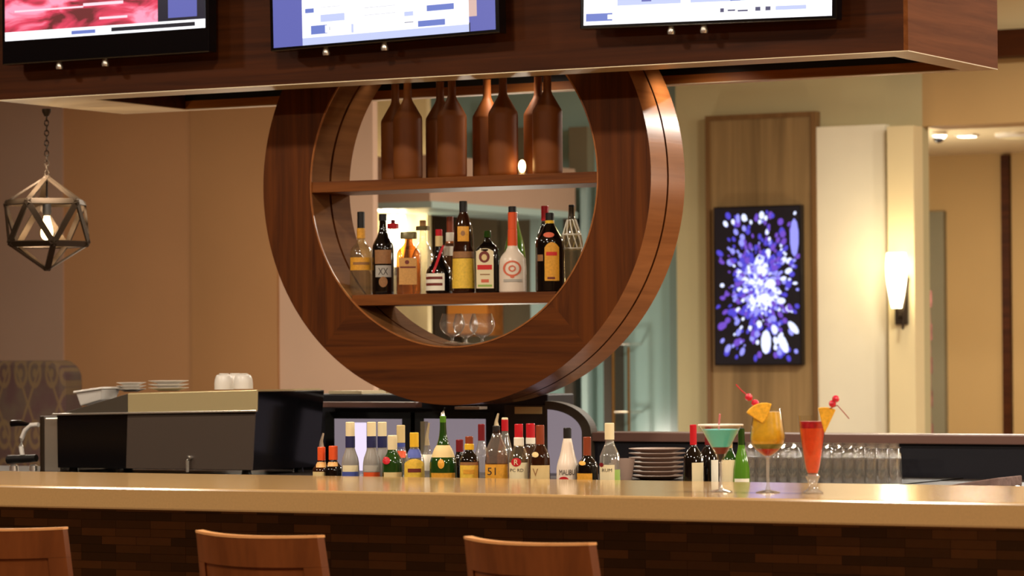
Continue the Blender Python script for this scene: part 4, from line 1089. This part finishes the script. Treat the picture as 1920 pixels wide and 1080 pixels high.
boxo('seat', -hw, hw, -.62, -.065, .30, .47, M['damask'], bo, bevel=.03)
boxo('base', -hw + .03, hw - .03, -.58, .10, 0, .118, M['umber'], bo)
boxo('seat_box', -hw + .03, hw - .03, -.58, -.065, .119, .2995, M['umber'], bo)

# ================================================================== PENDANT
yk = YS0 + .42
pk = aty(88, 419, yk); ztop = ZS
pd = thing('pendant_lamp', 'geometric bronze cage pendant with bare bulb hanging at left', 'pendant lamp', (pk.x, yk, pk.z), YAW + math.atan((88 - 960) / -F) * 0)
Rp = (zat(88, 330, yk) - zat(88, 508, yk)) / 2
V = [Vector((0, 0, Rp))]
h5, r5 = Rp * .4472, Rp * .8944
for k in range(5):
    a = math.radians(-90 - 19 + 72 * k); V.append(Vector((r5 * math.cos(a), r5 * math.sin(a), h5)))
for k in range(5):
    a = math.radians(-90 - 19 + 36 + 72 * k); V.append(Vector((r5 * math.cos(a), r5 * math.sin(a), -h5)))
V.append(Vector((0, 0, -Rp)))
el = 2 * Rp / (2 * math.sin(2 * PI / 5)) * 1.0
for i in range(12):
    for j in range(i + 1, 12):
        if abs((V[i] - V[j]).length - Rp * 1.0515) < Rp * .05:
            bm = bmesh.new(); mid = (V[i] + V[j]) / 2
            bar(bm, V[i] * .985, V[j] * .985, .024, .007, mid); obj('strut', bm, M['brass'], pd)
bm = bmesh.new(); lathe(bm, [(.006, Rp * .55), (.016, Rp * .5), (.018, Rp * .22), (.013, Rp * .16)], 16); obj('socket', bm, M['black'], pd, smooth=True)
bm = bmesh.new(); lathe(bm, smoothprof([(.011, Rp * .155), (.014, Rp * .08), (.026, -Rp * .18), (.020, -Rp * .32), (0, -Rp * .36)], 2), 20); obj('bulb', bm, emit('bulb_glow', (255, 214, 140), 16), pd, smooth=True)
bm = bmesh.new(); tube(bm, [(0, 0, Rp * .54), (0, 0, Rp * .98)], .004, 6); obj('cord', bm, M['black'], pd)
zch = ZS - .026 - pk.z; nl = 12; stp = (zch - Rp) / nl
for k in range(nl):
    bm = bmesh.new(); c = Rp + stp * (k + .5); pts = []
    for q in range(13):
        a = 2 * PI * q / 12; u_ = .008 * math.cos(a); pts.append((u_ if k % 2 == 0 else 0, 0 if k % 2 == 0 else u_, c + stp * .6 * math.sin(a)))
    tube(bm, pts, .0028, 6); obj('chain_link', bm, M['brass'], pd, smooth=True)
bm = bmesh.new(); lathe(bm, [(.008, zch - .004), (.018, zch + .014), (.018, zch + .0255)], 20); obj('canopy', bm, M['brass'], pd, smooth=True)
pl = bpy.data.lights.new('pendant_light', 'POINT'); pl.energy = 7; pl.color = (1, .72, .42); pl.shadow_soft_size = .03
po = bpy.data.objects.new('pendant_light', pl); COL.objects.link(po); po.location = (pk.x, yk, pk.z - .005)

# ================================================================== COCKTAILS
def drink(nm, lab, px, y, profs, cat='cocktail'):
    return thing(nm, lab, cat, (xat(px, y, 925), y, ZC))
yd_ = 7.42
s = ppm(1352, yd_, 860); zr = lambda row, p=1400: zat(p, row, yd_) - ZC
# martini
t = drink('martini_cocktail', 'turquoise cocktail in a sugar-rimmed martini glass', 1352, yd_, None)
q = lambda w: w / 2 / s
zt_, zc0, zs_ = zr(797, 1352), zr(862, 1352), .006
bm = bmesh.new(); lathe(bm, [(q(6), zc0 - .004), (q(82), zt_)], 36, cap0=False, cap1=False); obj('bowl', bm, M['thin'], t, smooth=True)
bm = bmesh.new(); lathe(bm, [(q(44), 0), (q(44), .002), (q(10), .007), (q(5), .014), (q(5), zc0 - .008), (q(7), zc0 - .0045)], 24); obj('stem', bm, M['stem_glass'], t, smooth=True)
za, zb2 = zr(838, 1352), zr(805, 1352)
wq = lambda z: q(6) + (q(82) - q(6)) * (z - zc0 + .004) / (zt_ - zc0 + .004)
bm = bmesh.new(); lathe(bm, [(wq(za) * .93, za), (wq(zb2) * .96, zb2)], 36); obj('drink', bm, M['teal_drink'], t, smooth=True)
bm = bmesh.new(); za2 = zr(851, 1352); lathe(bm, [(wq(za2) * .8, za2), (wq(za) * .9, za - .0006)], 30); obj('drink_base', bm, M['dark_red'], t, smooth=True)
bm = bmesh.new(); R = q(83)
tube(bm, [(R * math.cos(2 * PI * k / 36), R * math.sin(2 * PI * k / 36), zt_) for k in range(37)], .0024, 6); obj('sugar_rim', bm, M['sugar'], t, smooth=True)
bm = bmesh.new(); tube(bm, [(-.004, 0, za + .004), (.0, -.01, zr(797, 1352)), (.004, -.012, zr(776, 1352))], .0024, 8); obj('pick', bm, M['pink'], t, smooth=True)

def wedge(bm, c, right, up, r, th, a0=20, a1=90):  # pineapple wedge: quarter slice
    right, up = Vector(right).normalized(), Vector(up).normalized(); nrm = right.cross(up)
    pts = [Vector((0, 0, 0))] + [right * (r * math.cos(a)) + up * (r * math.sin(a)) for a in [math.radians(a0 + (a1 - a0) * k / 6) for k in range(7)]]
    f = [bm.verts.new(Vector(c) + p_ + nrm * th / 2) for p_ in pts]; g = [bm.verts.new(Vector(c) + p_ - nrm * th / 2) for p_ in pts]
    bm.faces.new(f); bm.faces.new(g)
    for i in range(len(f)): bm.faces.new([f[i], f[(i + 1) % len(f)], g[(i + 1) % len(f)], g[i]])
    return pts
cr = Vector((math.cos(YAW), math.sin(YAW), 0))        # direction across the glass
# poco grande
px_ = 1440; s = ppm(px_, yd_, 860)
t = drink('tulip_cocktail', 'yellow layered cocktail in a stemmed tulip glass with pineapple', px_, yd_, None)
zr2 = lambda row: zat(px_, row, yd_) - ZC
gp = smoothprof([(q(8), zr2(856)), (q(38), zr2(847)), (q(66), zr2(830)), (q(67), zr2(818)), (q(58), zr2(790)), (q(50), zr2(766))], 1)
bm = bmesh.new(); lathe(bm, gp, 36, cap0=False, cap1=False); obj('bowl', bm, M['thin'], t, smooth=True)
bm = bmesh.new(); lathe(bm, [(q(46), 0), (q(46), .002), (q(10), .007), (q(6), .02), (q(6), zr2(862)), (q(9), zr2(856.5))], 24); obj('stem', bm, M['stem_glass'], t, smooth=True)
def clipprof(gp, z0, z1, k=.95):
    out = []
    def rz_(z):
        for (r0, a0), (r1, a1) in zip(gp, gp[1:]):
            if a0 <= z <= a1: return r0 + (r1 - r0) * (z - a0) / (a1 - a0)
        return gp[-1][0]
    for i in range(9):
        z = z0 + (z1 - z0) * i / 8; out.append((rz_(z) * k, z))
    return out
for nm_, a, c, m_ in (('red_layer', 854, 841.2, 'red_drink'), ('green_layer', 841, 832.2, 'green_drink'), ('drink', 832, 772, 'yellow_drink')):
    bm = bmesh.new(); lathe(bm, clipprof(gp, zr2(a), zr2(c)), 32); obj(nm_, bm, M[m_], t, smooth=True)
def P3(px, row, y=yd_): return aty(px, row, y) - t.location
bm = bmesh.new(); wedge(bm, P3(1434, 797, yd_ - .03), cr, Vector((0, 0, 1)), .056, .014, 72, 146); o = obj('pineapple_wedge', bm, M['pineapple'], t, bevel=.002)
for (p_, r_) in ((1404, 745), (1416, 756)):
    bm = bmesh.new(); ball(bm, P3(p_, r_, yd_ - .03), .0098); obj('cherry', bm, M['cherry'], t, smooth=True)
bm = bmesh.new(); tube(bm, [P3(1420, 760, yd_ - .03), P3(1400, 740, yd_ - .03), P3(1391, 733, yd_ - .03), P3(1380, 721, yd_ - .03)], .0016, 6); obj('pick', bm, M['red'], t, smooth=True)
# pilsner
px_ = 1524; s = ppm(px_, yd_, 860)
t = drink('sling_cocktail', 'orange-red cocktail in a tall footed flute with pineapple and cherries', px_, yd_, None)
gp = smoothprof([(q(18), zr2(889)), (q(26), zr2(880)), (q(38), zr2(845)), (q(47), zr2(810)), (q(54), zr2(779))], 1)
bm = bmesh.new(); lathe(bm, gp, 32, cap0=False, cap1=False); obj('bowl', bm, M['thin'], t, smooth=True)
bm = bmesh.new(); lathe(bm, [(q(40), 0), (q(40), .003), (q(22), .010), (q(14), .018), (q(20), zr2(900)), (q(28), zr2(893)), (q(18), zr2(889.4))], 24); obj('foot', bm, M['stem_glass'], t, smooth=True)
bm = bmesh.new(); lathe(bm, clipprof(gp, zr2(887), zr2(803)), 32); obj('drink', bm, M['orange_drink'], t, smooth=True)
bm = bmesh.new(); lathe(bm, clipprof(gp, zr2(802.8), zr2(790), .93), 32); obj('berry_layer', bm, mat('berry_layer', (178, 22, 40), .3, noise=.3, nscale=90), t, smooth=True)
bm = bmesh.new(); wedge(bm, P3(1546, 812, yd_ - .035), cr, Vector((0, 0, 1)), .064, .014, 64, 104); obj('pineapple_wedge', bm, M['pineapple'], t, bevel=.002)
for (p_, r_) in ((1567, 748), (1561, 757)):
    bm = bmesh.new(); ball(bm, P3(p_, r_, yd_ - .035), .0092); obj('cherry', bm, M['cherry'], t, smooth=True)
bm = bmesh.new(); tube(bm, [P3(1556, 766, yd_ - .035), P3(1570, 760, yd_ - .035), P3(1581, 772, yd_ - .035), P3(1592, 785, yd_ - .035)], .0013, 6); obj('cherry_stem', bm, M['stem'], t, smooth=True)

# ================================================================== BAR STOOLS
ysb = 6.46
def stool():
    t = thing('bar_stool', '', 'stool', (0, 0, 0), 0, 'wooden bar stools at the counter')
    hw, zt, zb0 = .203, 1.0, .80           # back slab, bowed towards the room, widening downwards
    def curve(u): return -.055 * (1 - u * u)      # bow
    def slab(y_off0, y_off1, u0, u1, z0, z1, flare=True):
        bm = bmesh.new(); nU, nZ = 14, 6; layers = []
        for yo in (y_off0, y_off1):
            g = []
            for j in range(nZ + 1):
                z = z0 + (z1 - z0) * j / nZ; k = 1 + (.22 * (zt - z) if flare else 0)
                g.append([bm.verts.new(((u0 + (u1 - u0) * i / nU) * hw * k, curve(u0 + (u1 - u0) * i / nU) + yo + .16 * (zt - z), z - .004 * (1 - (u0 + (u1 - u0) * i / nU) ** 2))) for i in range(nU + 1)])
            layers.append(g)
        A, C = layers
        for j in range(nZ):
            for i in range(nU):
                bm.faces.new([A[j][i], A[j][i + 1], A[j + 1][i + 1], A[j + 1][i]]); bm.faces.new([C[j][i], C[j + 1][i], C[j + 1][i + 1], C[j][i + 1]])
        for j in range(nZ):
            for i in (0, nU): bm.faces.new([A[j][i], A[j + 1][i], C[j + 1][i], C[j][i]])
        for i in range(nU):
            for j in (0, nZ): bm.faces.new([A[j][i], A[j][i + 1], C[j][i + 1], C[j][i]])
        return bm
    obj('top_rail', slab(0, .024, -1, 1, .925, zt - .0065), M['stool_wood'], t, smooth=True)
    obj('top_edge', slab(-.001, .026, -1.003, 1.003, zt - .006, zt), M['stool_highlight'], t, smooth=True)
    obj('back_panel', slab(.005, .018, -.80, .80, .62, .9245), M['stool_wood'], t, smooth=True)
    for u0, u1 in ((-1, -.805), (.805, 1)): obj('back_post', slab(0, .024, u0, u1, .58, .9245), M['stool_wood'], t, smooth=True)
    bm = bmesh.new(); box(bm, -.21, .21, .06, .47, .70, .76); obj('seat', bm, mat('brown_seat_leather', (70, 42, 30), .5), t, bevel=.02, seg=3)
    for sx, sy in ((-1, .09), (1, .09), (-1, .44), (1, .44)):
        bm = bmesh.new(); tube(bm, [(sx * .185, sy, .70), (sx * .20, sy + (.03 if sy > .2 else -.03), 0)], [.021, .016], 10); obj('leg', bm, M['stool_wood'], t, smooth=True)
    bm = bmesh.new()
    for z, y in ((.28, .455), (.34, .08)): tube(bm, [(-.195, y, z), (.195, y, z)], .011, 8)
    for sx in (-1, 1): tube(bm, [(sx * .193, .08, .34), (sx * .193, .455, .31)], .011, 8)
    obj('foot_rail', bm, M['stool_wood'], t, smooth=True)
    return t
st = stool()
labs = ('wooden bar stool back cut off by the left edge of the photo', 'middle wooden bar stool with whole curved backrest in view', 'wooden bar stool nearest the cocktails, right of three')
for i, (pl_, pr_) in enumerate(((-140, 108), (354, 603), (857, 1111))):
    pc = (pl_ + pr_) / 2
    r_ = st if i == 0 else st.copy()
    if i:
        COL.objects.link(r_)
        for ch in list(st.children):
            c2 = ch.copy(); COL.objects.link(c2); c2.parent = r_
    r_.location = (xat(pc, ysb, 1000), ysb, 0); r_['label'] = labs[i]
    r_.rotation_euler[2] = (.12, -.2, -.3)[i]
for o in list(bpy.data.objects): pass

# ================================================================== LIGHT
def area(name, loc, size, power, col=(1, .89, .73), rot=(0, 0, 0), sy=None):
    l = bpy.data.lights.new(name, 'AREA'); l.energy = power; l.color = col; l.size = size
    if sy: l.shape = 'RECTANGLE'; l.size_y = sy
    else: l.shape = 'DISK'
    o = bpy.data.objects.new(name, l); COL.objects.link(o); o.location = loc; o.rotation_euler = rot; return o
def spot(name, loc, target, power, ang=60, col=(1, .86, .68), blend=.6, r=.05):
    l = bpy.data.lights.new(name, 'SPOT'); l.energy = power; l.color = col; l.spot_size = math.radians(ang); l.spot_blend = blend; l.shadow_soft_size = r
    o = bpy.data.objects.new(name, l); COL.objects.link(o); o.location = loc
    d = Vector(target) - Vector(loc); o.rotation_euler = d.to_track_quat('-Z', 'Y').to_euler(); return o
W_ = (1, .89, .73); LK = 1.8
for x in (-8, -4.5, -1, 2.2):                       # ceiling lamps over the guests' side
    area('ceiling_lamp', (x, 4.2, HI - .03), .5, 50 * LK, W_)
for x in (-8.5, -5.5, -2.5, .5):                    # row over the bar top
    area('bar_lamp', (x, 7.6, HI - .03), .3, 26 * LK, W_)
for x in (2.6, 4.4):                                # right-hand room lamps light the ends of soffit and shelf
    area('side_lamp', (x, 9.6, HI - .03), .6, 110 * LK, (1, .90, .74))
for x, y in ((-10, 12.4), (-8, 12.8), (-6, 13.2)):   # lamps in front of the left wall
    area('lounge_lamp', (x, y, 3.2), .5, 22 * LK, (1, .88, .70))
for x in (-5.5, -3.2, -.8, 1.6):                    # lamps before the far wall
    area('lobby_lamp', (x, 15.6, HI - .03), .6, 75 * LK, (1, .95, .84))
for x, y, z in ((-.6, 16.6, 2.35), (.6, 13.4, 2.5)):     # added point lights right of the frame, brightening shelf and soffit ends
    l_ = bpy.data.lights.new('lobby_side_fill', 'POINT'); l_.energy = 120; l_.color = (1, .89, .72); l_.shadow_soft_size = .16
    o_ = bpy.data.objects.new('lobby_side_fill', l_); COL.objects.link(o_); o_.location = (x, y, z)
area('corridor_lamp', (xo1 - .5, 20.6, zc - .03), .5, 60, (1, .9, .72))
cl_ = bpy.data.lights.new('corridor_fill', 'POINT'); cl_.energy = 70; cl_.color = (1, .88, .68); cl_.shadow_soft_size = .12  # added unseen light that lifts the corridor ceiling
clo = bpy.data.objects.new('corridor_fill', cl_); COL.objects.link(clo); clo.location = (xo1 - 1.3, 20.4, 2.0)
for x_ in (-10.2, -8.6, -7.2):              # added low point lights, hidden by the bar, brightening the left wall
    tl_ = bpy.data.lights.new('lounge_low_fill', 'POINT'); tl_.energy = 15; tl_.color = (1, .86, .66); tl_.shadow_soft_size = .12
    tlo = bpy.data.objects.new('lounge_low_fill', tl_); COL.objects.link(tlo); tlo.location = (x_, 12.9, .95)
for px_ in (740, 1000, 1330):
    spot('recess_lamp', (xat(px_, 10.5, 140), 10.30, ZS + .07), (xat(px_, 10.5, 140), 10.46, ZS - .4), 5, 130)
spot('soffit_end_lamp', (pk.x + .10, yk - .34, ZS - .02), (pk.x + .03, yk - .05, pk.z + .15), 220, 34)
fl_ = bpy.data.lights.new('lobby_rear_fill', 'POINT'); fl_.energy = 22; fl_.color = (1, .92, .78); fl_.shadow_soft_size = .12  # added point light, out of view, brightening the rear wall and glass
flo = bpy.data.objects.new('lobby_rear_fill', fl_); COL.objects.link(flo); flo.location = (xat(930, 17.5), 17.5, .8)
w_ = bpy.data.worlds.new('world'); scene.world = w_; w_.use_nodes = True
w_.node_tree.nodes['Background'].inputs['Color'].default_value = (.9, .75, .55, 1); w_.node_tree.nodes['Background'].inputs['Strength'].default_value = .05

vs_ = scene.view_settings
vs_.view_transform = 'Standard'; vs_.look = 'None'; vs_.gamma = 1; vs_.use_curve_mapping = False; vs_.exposure = 0.3
cy = scene.cycles
cy.use_denoising = True; cy.max_bounces = 12; cy.transparent_max_bounces = 48; cy.transmission_bounces = 10
cy.caustics_reflective = False; cy.caustics_refractive = False; cy.sample_clamp_indirect = 8
